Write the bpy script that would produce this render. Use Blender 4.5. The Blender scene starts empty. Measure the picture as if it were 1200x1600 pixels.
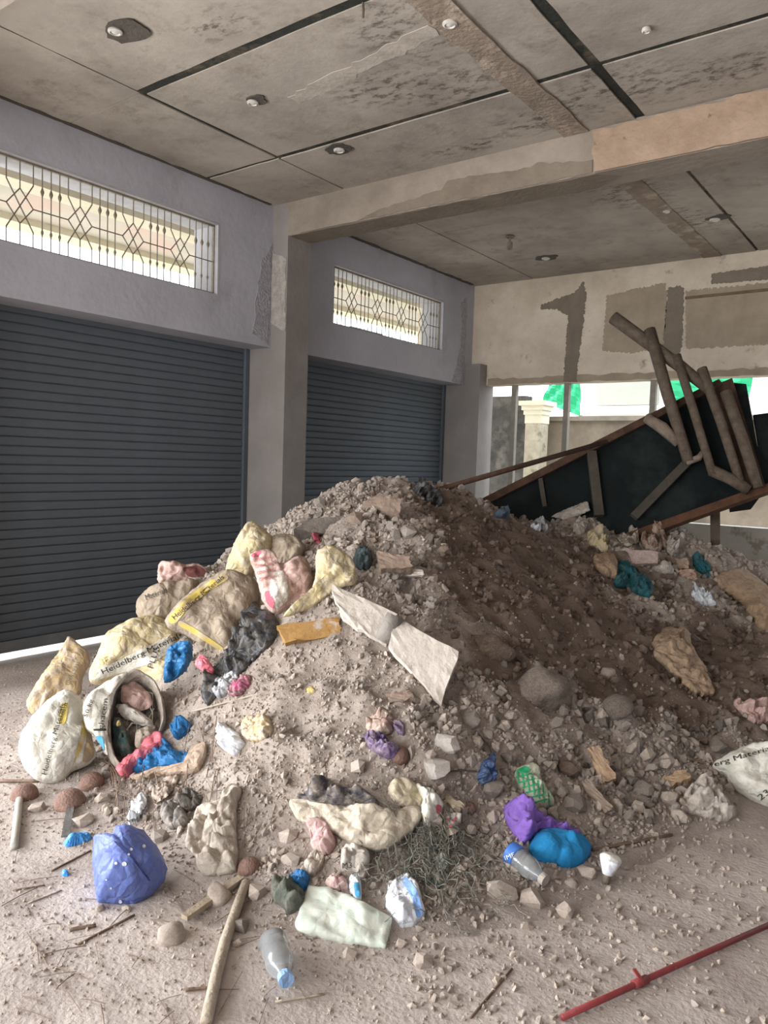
import bpy, bmesh, math, random
import numpy as np
from mathutils import Vector, Matrix, noise
from mathutils.bvhtree import BVHTree

random.seed(7)
rng = np.random.default_rng(7)
S = bpy.context.scene
COL = S.collection

# ------------------------------------------------------------------ camera
F = 1203.0                      # focal length in pixels of the 1200x1600 frame
CAM = np.array([0.0, 0.0, 1.6])
_c = np.array([600.0, 800.0])
def _unit(v): return v / np.linalg.norm(v)
_dY = _unit(np.array([1500 - 600, 750 - 800, F]))
_dX = -_unit(np.array([-1015 - 600, 668 - 800, F]))
_dZ = _unit(np.cross(_dX, _dY))
_dX = np.cross(_dY, _dZ)
RW = np.stack([_dX, _dY, _dZ])   # camera (right, down, forward) -> world
cam_data = bpy.data.cameras.new('camera')
cam_data.sensor_fit = 'HORIZONTAL'
cam_data.sensor_width = 36.0
cam_data.lens = 36.0 * F / 1200.0
cam_data.clip_start = 0.05
cam_data.clip_end = 300
cam = bpy.data.objects.new('camera', cam_data)
COL.objects.link(cam)
_m = np.column_stack([RW @ [1, 0, 0], RW @ [0, -1, 0], RW @ [0, 0, -1]])
cam.matrix_world = Matrix([[*_m[0], CAM[0]], [*_m[1], CAM[1]], [*_m[2], CAM[2]], [0, 0, 0, 1]])
S.camera = cam

# ------------------------------------------------------------------ light
world = bpy.data.worlds.new('overcast_sky')
S.world = world
world.use_nodes = True
wn = world.node_tree
wn.nodes.clear()
wo = wn.nodes.new('ShaderNodeOutputWorld')
bg = wn.nodes.new('ShaderNodeBackground')
bg.inputs[0].default_value = (0.84, 0.92, 1.0, 1)
bg.inputs[1].default_value = 3.8
wn.links.new(bg.outputs[0], wo.inputs[0])

def daylight_opening(name, loc, look, sx, sy, power, color):
    l = bpy.data.lights.new(name, 'AREA')
    l.shape = 'RECTANGLE'; l.size = sx; l.size_y = sy
    l.energy = power; l.color = color
    o = bpy.data.objects.new(name, l)
    o.location = loc
    o.rotation_euler = Vector(look).to_track_quat('-Z', 'Y').to_euler()
    COL.objects.link(o)
    return o
sun = bpy.data.lights.new('sun', 'SUN'); sun.energy = 5.0; sun.angle = math.radians(1.5); sun.color = (1.0, .96, .9)
so = bpy.data.objects.new('sun', sun); COL.objects.link(so); so.rotation_euler = Vector((1, .35, -1.25)).to_track_quat('-Z', 'Y').to_euler()
# the open shop front behind the camera, and the open shutter bay to the left of it
daylight_opening('daylight_front', (-3.4, -3.9, 2.0), (0.05, 1, 0.02), 4.4, 3.2, 385, (1.0, 0.98, 0.965))
daylight_opening('daylight_open_bay', (-6.3, -0.4, 1.5), (1, 0.12, 0.12), 3.4, 2.2, 400, (0.97, 0.98, 1.0))

S.view_settings.view_transform = 'Standard'
S.view_settings.look = 'None'
S.view_settings.gamma = 1.0
S.view_settings.use_curve_mapping = False
S.view_settings.exposure = 0.1
S.cycles.use_denoising = True
S.cycles.max_bounces = 8
S.cycles.diffuse_bounces = 5

# ------------------------------------------------------------------ helpers
def ray(px, py): return RW @ np.array([px - 600.0, py - 800.0, F])
def horizon(px): return 701.0 + 0.0326 * px
def at_depth(px, py, d): return CAM + ray(px, py) / F * d
def on_z(px, py, z):
    r = ray(px, py); return CAM + r * ((z - CAM[2]) / r[2])
def on_x(px, py, X):
    r = ray(px, py); return CAM + r * (X / r[0])
def on_y(px, py, Y):
    r = ray(px, py); return CAM + r * (Y / r[1])
def depth_of(P): return float(np.dot(np.asarray(P) - CAM, RW @ np.array([0, 0, 1.0])))
def to_px(P):
    q = RW.T @ (np.asarray(P, float) - CAM); return q[0] / q[2] * F + 600, q[1] / q[2] * F + 800

MAT = {}
def srgb(c):
    if isinstance(c, str):
        c = [int(c[i:i + 2], 16) / 255 for i in (0, 2, 4)]
    return tuple((x / 12.92 if x <= .04045 else ((x + .055) / 1.055) ** 2.4) for x in c) + (1,)

def mat(name, c1, c2=None, scale=6.0, rough=0.85, bump=0.25, bscale=None, metal=0.0, contrast=(0.35, 0.65), c3=None, s3=1.2, k3=(0.5, 0.62), trans=0.0, rand=0.0, detail=6, spec=0.3, bdist=0.02):
    """Noise-blended principled material; c3 adds broad irregular patches."""
    if name in MAT: return MAT[name]
    m = bpy.data.materials.new(name); m.use_nodes = True
    nt = m.node_tree; N = nt.nodes; L = nt.links
    p = N['Principled BSDF']
    p.inputs['Roughness'].default_value = rough
    p.inputs['Metallic'].default_value = metal
    p.inputs['Specular IOR Level'].default_value = spec
    p.inputs['Transmission Weight'].default_value = trans
    tc = N.new('ShaderNodeTexCoord')
    co = tc.outputs['Object']
    c2 = c2 or c1
    n = N.new('ShaderNodeTexNoise'); n.inputs['Scale'].default_value = scale; n.inputs['Detail'].default_value = detail; n.inputs['Roughness'].default_value = 0.65
    L.new(co, n.inputs['Vector'])
    r = N.new('ShaderNodeMapRange'); r.inputs[1].default_value = contrast[0]; r.inputs[2].default_value = contrast[1]
    L.new(n.outputs[0], r.inputs[0])
    mx = N.new('ShaderNodeMix'); mx.data_type = 'RGBA'
    mx.inputs[6].default_value = srgb(c1); mx.inputs[7].default_value = srgb(c2)
    L.new(r.outputs[0], mx.inputs[0])
    out = mx.outputs[2]
    if c3:
        n3 = N.new('ShaderNodeTexNoise'); n3.inputs['Scale'].default_value = s3; n3.inputs['Detail'].default_value = 7; n3.inputs['Roughness'].default_value = 0.7
        mp = N.new('ShaderNodeMapping'); mp.inputs['Location'].default_value = (3.1, 7.7, 1.3)
        L.new(co, mp.inputs[0]); L.new(mp.outputs[0], n3.inputs['Vector'])
        r3 = N.new('ShaderNodeMapRange'); r3.inputs[1].default_value = k3[0]; r3.inputs[2].default_value = k3[1]
        L.new(n3.outputs[0], r3.inputs[0])
        m3 = N.new('ShaderNodeMix'); m3.data_type = 'RGBA'
        m3.inputs[7].default_value = srgb(c3)
        L.new(out, m3.inputs[6]); L.new(r3.outputs[0], m3.inputs[0])
        out = m3.outputs[2]
    if rand:
        oi = N.new('ShaderNodeObjectInfo')
        hv = N.new('ShaderNodeHueSaturation')
        rr = N.new('ShaderNodeMapRange'); rr.inputs[3].default_value = 1 - rand; rr.inputs[4].default_value = 1 + rand
        L.new(oi.outputs['Random'], rr.inputs[0]); L.new(rr.outputs[0], hv.inputs['Value'])
        L.new(out, hv.inputs['Color']); out = hv.outputs[0]
    L.new(out, p.inputs['Base Color'])
    if bump:
        nb = N.new('ShaderNodeTexNoise'); nb.inputs['Scale'].default_value = bscale or scale * 5; nb.inputs['Detail'].default_value = 8
        L.new(co, nb.inputs['Vector'])
        b = N.new('ShaderNodeBump'); b.inputs['Strength'].default_value = bump; b.inputs['Distance'].default_value = bdist
        L.new(nb.outputs[0], b.inputs['Height']); L.new(b.outputs[0], p.inputs['Normal'])
    MAT[name] = m
    return m

WORLD_LOC = {}
def link_mesh(name, verts, faces, material, parent=None, smooth=False, matidx=None, origin=None):
    """One mesh object from WORLD coordinates; its origin at its own base (or its parent's frame)."""
    v = np.asarray(verts, float).reshape(-1, 3)
    if origin is None:
        origin = np.array([(v[:, 0].min() + v[:, 0].max()) / 2, (v[:, 1].min() + v[:, 1].max()) / 2, v[:, 2].min()])
    origin = np.asarray(origin, float)
    me = bpy.data.meshes.new(name)
    me.from_pydata((v - origin).tolist(), [], faces if isinstance(faces, list) else faces.tolist())
    mats = material if isinstance(material, (list, tuple)) else [material]
    for m in mats: me.materials.append(m)
    if matidx is not None: me.polygons.foreach_set('material_index', np.asarray(matidx, dtype=np.int32))
    if smooth: me.polygons.foreach_set('use_smooth', np.ones(len(me.polygons), dtype=bool))
    me.update()
    o = bpy.data.objects.new(name, me)
    COL.objects.link(o)
    WORLD_LOC[o.name] = origin
    if parent is not None:
        o.parent = parent
        o.location = origin - WORLD_LOC[parent.name]
    else:
        o.location = origin
    return o

def tag(o, label=None, cat=None, group=None, kind=None):
    if label: o['label'] = label
    if cat: o['category'] = cat
    if group: o['group'] = group
    if kind: o['kind'] = kind
    return o

def thing(name, loc, label, cat, group=None, kind=None):
    o = bpy.data.objects.new(name, None); COL.objects.link(o)
    o.empty_display_size = .1
    o.location = loc; WORLD_LOC[o.name] = np.asarray(loc, float)
    return tag(o, label, cat, group, kind)

class MB:
    """collects geometry for one mesh"""
    def __init__(s): s.v = []; s.f = []
    def add(s, v, f):
        n = len(s.v); s.v += [tuple(map(float, p)) for p in v]; s.f += [tuple(n + i for i in q) for q in f]; return s
    def box(s, x0, x1, y0, y1, z0, z1):
        v = [(x, y, z) for x in (x0, x1) for y in (y0, y1) for z in (z0, z1)]
        return s.add(v, [(0, 1, 3, 2), (4, 6, 7, 5), (0, 4, 5, 1), (2, 3, 7, 6), (0, 2, 6, 4), (1, 5, 7, 3)])
    def hexa(s, a, b):
        """a, b: two matching quads (4 points each)"""
        return s.add(list(a) + list(b), [(3, 2, 1, 0), (4, 5, 6, 7), (0, 1, 5, 4), (1, 2, 6, 5), (2, 3, 7, 6), (3, 0, 4, 7)])
    def bar(s, p0, p1, w, h, up=(0, 0, 1), taper=1.0):
        p0 = np.asarray(p0, float); p1 = np.asarray(p1, float)
        d = _unit(p1 - p0); u = np.asarray(up, float)
        if abs(np.dot(d, u)) > .95: u = np.array([1.0, 0.2, 0])
        a = _unit(np.cross(d, u)); b = np.cross(a, d)
        q = lambda P, k: [P + a * (i * w / 2 * k) + b * (j * h / 2 * k) for i, j in ((-1, -1), (1, -1), (1, 1), (-1, 1))]
        return s.hexa(q(p0, 1), q(p1, taper))
    def tube(s, pts, r, n=8, cap=True, jitter=0.0):
        pts = [np.asarray(p, float) for p in pts]
        rs = r if isinstance(r, (list, tuple)) else [r] * len(pts)
        v = []; f = []
        prev = None
        for i, p in enumerate(pts):
            d = _unit(pts[min(i + 1, len(pts) - 1)] - pts[max(i - 1, 0)])
            if prev is None:
                u = np.array([0, 0, 1.0]) if abs(d[2]) < .9 else np.array([1.0, 0, 0])
                a = _unit(np.cross(d, u))
            else:
                a = _unit(prev - d * np.dot(prev, d))
            prev = a; b = np.cross(d, a)
            for k in range(n):
                t = 2 * math.pi * k / n
                rr = rs[i] * (1 + jitter * (random.random() - .5))
                v.append(p + (a * math.cos(t) + b * math.sin(t)) * rr)
        for i in range(len(pts) - 1):
            for k in range(n):
                f.append((i * n + k, i * n + (k + 1) % n, (i + 1) * n + (k + 1) % n, (i + 1) * n + k))
        if cap:
            f.append(tuple(range(n))[::-1]); f.append(tuple((len(pts) - 1) * n + k for k in range(n)))
        return s.add(v, f)
    def lathe(s, prof, p0, axis, n=16):
        """prof: (radius, distance along axis) rows"""
        p0 = np.asarray(p0, float); d = _unit(np.asarray(axis, float))
        u = np.array([0, 0, 1.0]) if abs(d[2]) < .9 else np.array([1.0, 0, 0])
        a = _unit(np.cross(d, u)); b = np.cross(d, a)
        v = [p0 + d * t + (a * math.cos(2 * math.pi * k / n) + b * math.sin(2 * math.pi * k / n)) * r for r, t in prof for k in range(n)]
        f = [(i * n + k, i * n + (k + 1) % n, (i + 1) * n + (k + 1) % n, (i + 1) * n + k) for i in range(len(prof) - 1) for k in range(n)]
        f += [tuple(range(n))[::-1], tuple((len(prof) - 1) * n + k for k in range(n))]
        return s.add(v, f)
    def build(s, name, material, parent=None, smooth=False, origin=None):
        return link_mesh(name, s.v, s.f, material, parent, smooth, origin=origin)

def structure(o): o['kind'] = 'structure'; return o

# ------------------------------------------------------------------ materials
M_PLASTER = mat('left_wall_plaster', 'b9b8c0', 'aeadb5', scale=1.6, bump=.25, bscale=14, c3='9a979b', s3=1.1, k3=(.58, .8))
M_PILLAR = mat('pillar_cement', '96908c', '8a8480', scale=2, bump=.2, bscale=18, c3='817b77', s3=1.0, k3=(.5, .8))
M_BACKPL = mat('back_wall_plaster', 'd8cdbb', 'c1b4a2', scale=2.4, bump=.4, bscale=16, c3='8f8272', s3=4, k3=(.62, .74))
M_PATCH = mat('grey_cement_patch', 'a89a87', '978a78', scale=4, bump=.3, bscale=25)
M_PATCH2 = mat('dark_cement_patch', '857a6c', '756b5f', scale=4, bump=.3, bscale=25)
M_PATCHTAN = mat('tan_render', 'aa9480', '98826e', scale=4, bump=.6, bscale=22, c3='6f6253', s3=7, k3=(.63, .7))
M_BEAM = mat('beam_plaster', '9c9185', '867c71', scale=2.5, bump=.3, bscale=16)
M_GAP = mat('seam_filler', '33342f', '282a26', scale=9, bump=.3, c3='6b6051', s3=.9, k3=(.5, .6))
M_SHUT = mat('shutter_steel', '60676d', '595f65', scale=1.0, rough=.6, bump=.02, spec=.25, c3='5f666a', s3=.6)
M_SHUTBAR = mat('shutter_bottom_bar', '8a8d90', '767a7d', scale=3, rough=.4, bump=.05, metal=.4)
M_IRON = mat('grille_iron', '8a8070', '74695b', scale=30, rough=.6, bump=.2)
M_FLOOR = mat('dusty_floor', 'b9aea6', '9d918a', scale=3.2, bump=.5, bscale=60, c3='c6bbb3', s3=1.6, k3=(.45, .65), bdist=.012, contrast=(.3, .7), detail=10)
M_OUT = mat('outdoor_concrete', 'c9c4bb', 'b5afa5', scale=1.0, bump=.1)
M_WHITEWALL = mat('white_painted_building', 'd0cec6', 'c6c4bb', scale=1.0, bump=.1)
M_CREAM = mat('cream_paint', 'dcd5bf', 'd0c8b0', scale=1.5, bump=.1)
M_SOFFIT = mat('veranda_soffit', 'c6c0b4', 'b8b1a4', scale=1.2, bump=.1, c3='c9b2a6', s3=.9)
M_MOSSY = mat('mossy_wall', '4e4a45', '33312e', scale=3, bump=.6, bscale=12, c3='5f5a53', s3=2.5)
M_COMPOUND = mat('stained_compound_wall', '8f8373', '74695d', scale=1.6, bump=.3, c3='6e6359', s3=1.0, k3=(.52, .7))
M_GREENSHEET = mat('green_sheet', '2ba873', '1f9462', scale=1.5, bump=.05, rough=.5)
M_WOODPOLE = mat('weathered_pole', '6e6154', '54493e', scale=12, bump=.4, bscale=50)
M_RIM = mat('brown_rim_wood', '5c4537', '45342b', scale=9, bump=.3)
M_DARKPANEL = mat('dark_green_board', '1e2525', '171c1c', scale=3, rough=.75, bump=.12, c3='29302f', s3=1.4, spec=.15)
M_GREYPOST = mat('grey_post', '9a958b', '868177', scale=5, bump=.2)

# ceiling slab: concrete with board stains; stains have their own ragged shape
def ceiling_material():
    m = bpy.data.materials.new('formwork_concrete'); m.use_nodes = True
    N = m.node_tree.nodes; L = m.node_tree.links; p = N['Principled BSDF']
    p.inputs['Roughness'].default_value = .9; p.inputs['Specular IOR Level'].default_value = .2
    g = N.new('ShaderNodeNewGeometry'); pos = g.outputs['Position']
    def noise_(scale, detail=7, rough=.65, stretch=None):
        n = N.new('ShaderNodeTexNoise'); n.inputs['Scale'].default_value = scale; n.inputs['Detail'].default_value = detail; n.inputs['Roughness'].default_value = rough
        if stretch:
            mp = N.new('ShaderNodeMapping'); mp.inputs['Scale'].default_value = stretch
            L.new(pos, mp.inputs[0]); L.new(mp.outputs[0], n.inputs['Vector'])
        else: L.new(pos, n.inputs['Vector'])
        return n.outputs[0]
    def rng_(x, a, b, c=0., d=1.):
        r = N.new('ShaderNodeMapRange'); r.inputs[1].default_value = a; r.inputs[2].default_value = b; r.inputs[3].default_value = c; r.inputs[4].default_value = d
        L.new(x, r.inputs[0]); return r.outputs[0]
    def mix(f, a, b):
        x = N.new('ShaderNodeMix'); x.data_type = 'RGBA'
        L.new(f, x.inputs[0])
        for s, v in ((6, a), (7, b)):
            if isinstance(v, str): x.inputs[s].default_value = srgb(v)
            else: L.new(v, x.inputs[s])
        return x.outputs[2]
    def math_(op, a, b):
        x = N.new('ShaderNodeMath'); x.operation = op
        for i, v in ((0, a), (1, b)):
            if isinstance(v, (int, float)): x.inputs[i].default_value = v
            else: L.new(v, x.inputs[i])
        return x.outputs[0]
    c = mix(rng_(noise_(1.6), .35, .65), 'b3aba0', '989087')
    c = mix(rng_(noise_(5.5, 8, .75), .53, .72, 0, .75), c, '7a7065')
    c = mix(rng_(noise_(.7, 5), .5, .7), c, 'b7afa4')
    # soot streaks in chosen places: ragged speckle inside soft ellipses
    speck = rng_(noise_(9, 8, .75, (1, 1.9, 1)), .5, .6)
    for cx, cy, rx, ry in ((-2.75, 3.75, .45, .55), (-2.9, 4.45, .6, .35), (-3.3, 4.2, .45, .3), (-2.55, 5.2, .55, .3), (-3.6, 3.1, .35, .2),
                           (-2.35, 3.2, .4, .5), (-2.0, 5.0, .5, .4), (-2.55, 6.9, .45, .8), (-2.3, 8.0, .3, .6), (-3.3, 5.35, .5, .15), (-1.3, 5.2, .8, .3)):
        vm = N.new('ShaderNodeVectorMath'); vm.operation = 'SUBTRACT'; L.new(pos, vm.inputs[0]); vm.inputs[1].default_value = (cx, cy, 4.09)
        vs = N.new('ShaderNodeVectorMath'); vs.operation = 'MULTIPLY'; L.new(vm.outputs[0], vs.inputs[0]); vs.inputs[1].default_value = (1 / rx, 1 / ry, 0)
        vl = N.new('ShaderNodeVectorMath'); vl.operation = 'LENGTH'; L.new(vs.outputs[0], vl.inputs[0])
        f = math_('MULTIPLY', rng_(vl.outputs['Value'], 1.0, .35, 0., .75), speck)
        c = mix(f, c, '4a423a')
    L.new(c, p.inputs['Base Color'])
    b = N.new('ShaderNodeBump'); b.inputs['Strength'].default_value = .3; b.inputs['Distance'].default_value = .01
    L.new(noise_(24), b.inputs['Height']); L.new(b.outputs[0], p.inputs['Normal'])
    return m
M_CEIL = ceiling_material()
M_BAND = mat('ceiling_band_concrete', '9b8d7e', '83766a', scale=4, bump=.6, bscale=30, c3='b3a595', s3=5)
M_STAIN = mat('cement_daub', '5f5952', '4f4a44', scale=8, bump=.4)
M_LAMP = mat('lamp_fitting_white', 'd8d5cf', 'c5c1b8', scale=8, rough=.5, bump=.05)
M_LAMPD = mat('lamp_fitting_grime', '8f887d', '6d665d', scale=12, rough=.7, bump=.2)

# ------------------------------------------------------------------ the setting
CZ = 4.09          # ceiling underside
XW, XS, XP = -5.63, -5.95, -5.42   # left wall face, shutter plane, pillar face
YB = 9.52          # back wall face
# floor: gently uneven dusty slab
gx = np.linspace(-5.9, 4.0, 150); gy = np.linspace(-3.5, 9.75, 200)
fv = []
for y in gy:
    for x in gx:
        fv.append((x, y, 0.012 * noise.noise(Vector((x * 1.1, y * 1.1, 0))) + 0.004 * noise.noise(Vector((x * 6, y * 6, 3))) - .006 - .05 * min(1, max(0, (-5.55 - x) / .3))))
nx = len(gx)
ff = [(j * nx + i, j * nx + i + 1, (j + 1) * nx + i + 1, (j + 1) * nx + i) for j in range(len(gy) - 1) for i in range(nx - 1)]
floor = structure(link_mesh('floor', fv, ff, M_FLOOR, smooth=True, origin=(0, 0, 0)))

# left wall: lintels and spandrels around two shutters and two windows
WZ0, WZ1, LZ = 3.095, 3.73, 2.70
WIN = [(2.63, 4.86), (6.50, 8.73)]
PIL = [(1.60, 2.20), (5.56, 5.89), (9.33, 9.72)]
mb = MB()
for (y0, y1), (w0, w1) in zip(((2.20, 5.56), (5.89, 9.33)), WIN):
    mb.box(XS - .02, XW, y0, y1, LZ, WZ0)
    mb.box(XS - .02, XW, y0, w0, WZ0, WZ1)
    mb.box(XS - .02, XW, w1, y1, WZ0, WZ1)
    mb.box(XS - .02, XW, y0, y1, WZ1, CZ + .1)
mb.box(XS - .02, XW, -3.9, 1.60, LZ, CZ + .1)
mb.box(XS - .02, XW, -3.9, -2.2, 0, LZ)
mb.box(XS - .02, XW, 9.33, YB + .2, LZ, CZ + .1)
wall_left = structure(mb.build('wall_left', M_PLASTER, origin=(XW, 0, 0)))
# pillars
for i, (a, b) in enumerate(PIL):
    xf = XP if i < 2 else -5.38
    m2 = MB(); n = 14
    zs = np.linspace(0, CZ + .05, n)
    m2.box(XS - .05, xf, a, b, -.1, CZ + .05 if i < 2 else LZ + .28)
    p = structure(m2.build('pillar', M_PILLAR, origin=(xf, a, 0)))
# peeled paler plaster on the upper flank of the middle pillar
def jagged(poly, amp, step):
    out = []
    for i in range(len(poly)):
        a = np.array(poly[i], float); b = np.array(poly[(i + 1) % len(poly)], float)
        n = max(1, int(np.linalg.norm(b - a) / step))
        for k in range(n):
            out.append(a + (b - a) * k / n + (rng.uniform(-amp, amp, 2) if k else 0))
    return out
def flat_patch(name, pts3, normal, thick, material, parent, label=None):
    """thin proud layer: outline points in 3-D on a plane, triangulated fan via bmesh"""
    bm = bmesh.new()
    nrm = Vector(normal)
    vs = [bm.verts.new(Vector(p) + nrm * thick) for p in pts3]
    f = bm.faces.new(vs)
    r = bmesh.ops.extrude_face_region(bm, geom=[f])
    for v in [g for g in r['geom'] if isinstance(g, bmesh.types.BMVert)]: v.co -= nrm * (thick + .004)
    bmesh.ops.triangulate(bm, faces=bm.faces[:])
    bmesh.ops.recalc_face_normals(bm, faces=bm.faces[:])
    v = [tuple(x.co) for x in bm.verts]; fc = [tuple(x.index for x in q.verts) for q in bm.faces]
    bm.verts.index_update()
    fc = [tuple(x.index for x in q.verts) for q in bm.faces]
    bm.free()
    o = link_mesh(name, v, fc, material, parent)
    if label: o['label'] = label
    return o
# ragged plaster edges beside pillar one (on the wall face, over the lintel) and on the pillar flank
pts = jagged([(5.30, 2.80), (5.53, 2.72), (5.545, 3.72), (5.42, 3.55)], .02, .06)
flat_patch('plaster_patch', [(XW, y, z) for y, z in pts], (1, 0, 0), .006, mat('pitted_plaster', 'b0aeb2', '98959a', scale=18, bump=.9, bscale=40), wall_left)
pts = jagged([(XW, 2.95), (XP - .01, 2.85), (XP - .012, 3.55), (XW, 3.66)], .012, .05)
flat_patch('plaster_patch', [(x, 5.56, z) for x, z in pts], (0, -1, 0), .008, mat('pale_peeling_plaster', 'b7b1aa', '948d86', scale=10, bump=.8, bscale=40), bpy.data.objects['pillar.001'])
pts = jagged([(9.0, 2.72), (9.32, 2.70), (9.32, 3.9), (9.15, 3.8), (9.2, 3.2)], .02, .06)
flat_patch('plaster_patch', [(XW, y, z) for y, z in pts], (1, 0, 0), .006, MAT['pitted_plaster'], wall_left)

# back wall (lintel over the wide opening) and low parapet under it
mb = MB().box(-5.63, 4.0, YB, YB + .2, LZ, CZ + .1)
wall_back = structure(mb.build('wall_back', M_BACKPL, origin=(0, YB, 0)))
def back_poly(px): return [on_y(x, y, YB) for x, y in px]
def back_patch(px, m, amp=.013, step=.016, t=.006, label=None):
    P = [on_y(x, y, YB) for x, y in px]
    q = jagged([(p[0], p[2]) for p in P], amp, step)
    q = [(x, min(max(z, LZ + .002), CZ - .002)) for x, z in q]
    flat_patch('plaster_patch', [(x, YB, z) for x, z in q], (0, -1, 0), t, m, wall_back, label)
back_patch([(845, 477), (872, 466), (897, 458), (912, 440), (916, 462), (910, 520), (901, 585), (903, 597), (880, 597), (884, 545), (888, 492), (868, 483), (846, 484)], M_PATCH2)
back_patch([(948, 462), (990, 452), (1040, 442), (1042, 470), (1037, 540), (990, 552), (942, 548)], M_PATCH)
back_patch([(1044, 450), (1062, 446), (1069, 450), (1066, 540), (1058, 560), (1036, 556), (1038, 510)], M_PATCH2, amp=.01)
back_patch([(1071, 455), (1210, 440), (1210, 537), (1140, 542), (1072, 545)], M_PATCH)
back_patch([(1112, 428), (1210, 414), (1210, 436), (1112, 444)], M_PATCH2, amp=.008, t=.012)
# long groove strip in the render at the right
mb = MB(); a = on_y(1071, 466, YB); b = on_y(1210, 452, YB)
mb.bar((a[0], YB - .012, a[2]), (b[0], YB - .012, b[2]), .024, .03); tag(mb.build('batten_strip', mat('brown_batten', '7c6a55', '6a5946', scale=8), wall_back))
# smudged dark edge along the lintel bottom
pts = jagged([(-5.36, LZ + .002), (3.9, LZ + .002), (3.9, LZ + .07), (-5.36, LZ + .09)], .014, .08)
pts = [(x, max(z, LZ + .001)) for x, z in pts]
flat_patch('plaster_patch', [(x, YB, z) for x, z in pts], (0, -1, 0), .005, M_PATCH, wall_back)
mb = MB().box(-5.38, 4.0, YB + .02, YB + .2, -.05, .98)
parapet = structure(mb.build('parapet', mat('peeling_whitewash', 'c9c7bf', 'b9b6ac', scale=2, bump=.5, bscale=10, c3='9d978c', s3=2.2, k3=(.55, .6)), origin=(0, YB, 0)))
# unseen side and front walls, added to block daylight and darken the right side
structure(MB().box(3.8, 4.0, -3.6, YB + .2, 0, CZ + .1).build('added_wall_right', M_PLASTER))
structure(MB().box(-5.9, 4.0, -4.1, -4.0, 3.6, CZ + .1).box(-.9, 4.0, -4.1, -4.0, -.1, 3.6).build('added_wall_front', M_PLASTER))

# beams across the ceiling
BZ = 3.77
for i, (y0, y1) in enumerate(((1.62, 2.00), (5.56, 5.87))):
    mb = MB().box(XP, 3.85, y0, y1, BZ, CZ + .05)
    o = structure(mb.build('beam', M_BEAM, origin=(XW, y0, BZ)))
beam = o
P = lambda pts_: [(on_y(x, y, 5.56)[0], on_y(x, y, 5.56)[2]) for x, y in pts_]
q = jagged(P([(927, 207), (1000, 190), (1100, 165)]) + [(3.8, CZ - .004), (3.8, BZ + .004)] + P([(1100, 236), (1000, 259), (930, 275), (926, 240)]), .016, .07)
q = [(x, min(max(z, BZ + .003), CZ - .003)) for x, z in q]
flat_patch('plaster_patch', [(x, 5.56, z) for x, z in q], (0, -1, 0), .022, M_PATCHTAN, beam, 'thick tan render with a ragged end')
q = jagged(P([(470, 372), (560, 345), (600, 325), (640, 312), (690, 298), (700, 282), (760, 272), (830, 262), (840, 254), (880, 255), (926, 250), (926, 270), (800, 298), (640, 328), (520, 355)]), .010, .05)
q = [(x, min(max(z, BZ + .003), CZ - .003)) for x, z in q]
flat_patch('plaster_patch', [(x, 5.56, z) for x, z in q], (0, -1, 0), .008, M_PATCH2, beam)
flat_patch('plaster_patch', [(x, y, BZ) for x, y in jagged([(-5.4, 5.57), (-2.3, 5.57), (-2.15, 5.70), (-2.4, 5.86), (-5.4, 5.86)], .012, .08)], (0, 0, -1), .004, M_PATCH2, beam)

# ceiling: slab with cast panels under it, gaps between them left open
ceiling = structure(MB().box(-5.9, 4.0, -3.9, YB + .2, CZ + .009, CZ + .25).build('ceiling', M_GAP, origin=(0, 0, CZ)))
xs = [-5.9, -4.72, -1.98, .76, 3.9]
ys = [-3.9, -2.0, -.66, .68, 2.02, 3.36, 4.70, 5.7, 7.16, 8.57, YB + .1]
def gap_x(xi, y):
    if xi == 1: return .014 if y < 3.3 else (.036 if y < 4.6 else .02)
    if xi == 2: return .085 if y < 3.4 else (.075 if y < 5.6 else .03)
    return .03
def gap_y(yi, x):
    y = ys[yi]
    if yi == 5: return .004 if x < -4.7 else (.075 if x < -1.9 else .03)
    if yi == 6: return .04 if x < -4.7 else (.06 if x < -1.9 else .05)
    if yi in (8, 9): return .003 if x < -4.7 else .016
    return .02
panel_mesh = None
for j in range(len(ys) - 1):
    for i in range(len(xs) - 1):
        x0, x1, y0, y1 = xs[i], xs[i + 1], ys[j], ys[j + 1]
        xm, ym = (x0 + x1) / 2, (y0 + y1) / 2
        x0 += gap_x(i, ym) / 2 if i else 0; x1 -= gap_x(i + 1, ym) / 2 if i < len(xs) - 2 else 0
        y0 += gap_y(j, xm) / 2 if j else 0; y1 -= gap_y(j + 1, xm) / 2 if j < len(ys) - 2 else 0
        dz = rng.uniform(-.001, .002)
        n = 10
        v = []; f = []
        # slightly ragged long edges
        top = []; bot = []
        e = lambda: rng.uniform(-.004, .004)
        ring = [(x0 + (x1 - x0) * k / n + 0, y0 + e()) for k in range(n)] + [(x1 + e(), y0 + (y1 - y0) * k / 6) for k in range(6)] + \
               [(x1 - (x1 - x0) * k / n, y1 + e()) for k in range(n)] + [(x0 + e(), y1 - (y1 - y0) * k / 6) for k in range(6)]
        m_ = len(ring)
        v = [(a, b, CZ + dz) for a, b in ring] + [(a, b, CZ + .012) for a, b in ring]
        f = [tuple(range(m_))[::-1]] + [(k, (k + 1) % m_, (k + 1) % m_ + m_, k + m_) for k in range(m_)]
        link_mesh('ceiling_panel', v, f, M_CEIL, ceiling)
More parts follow.
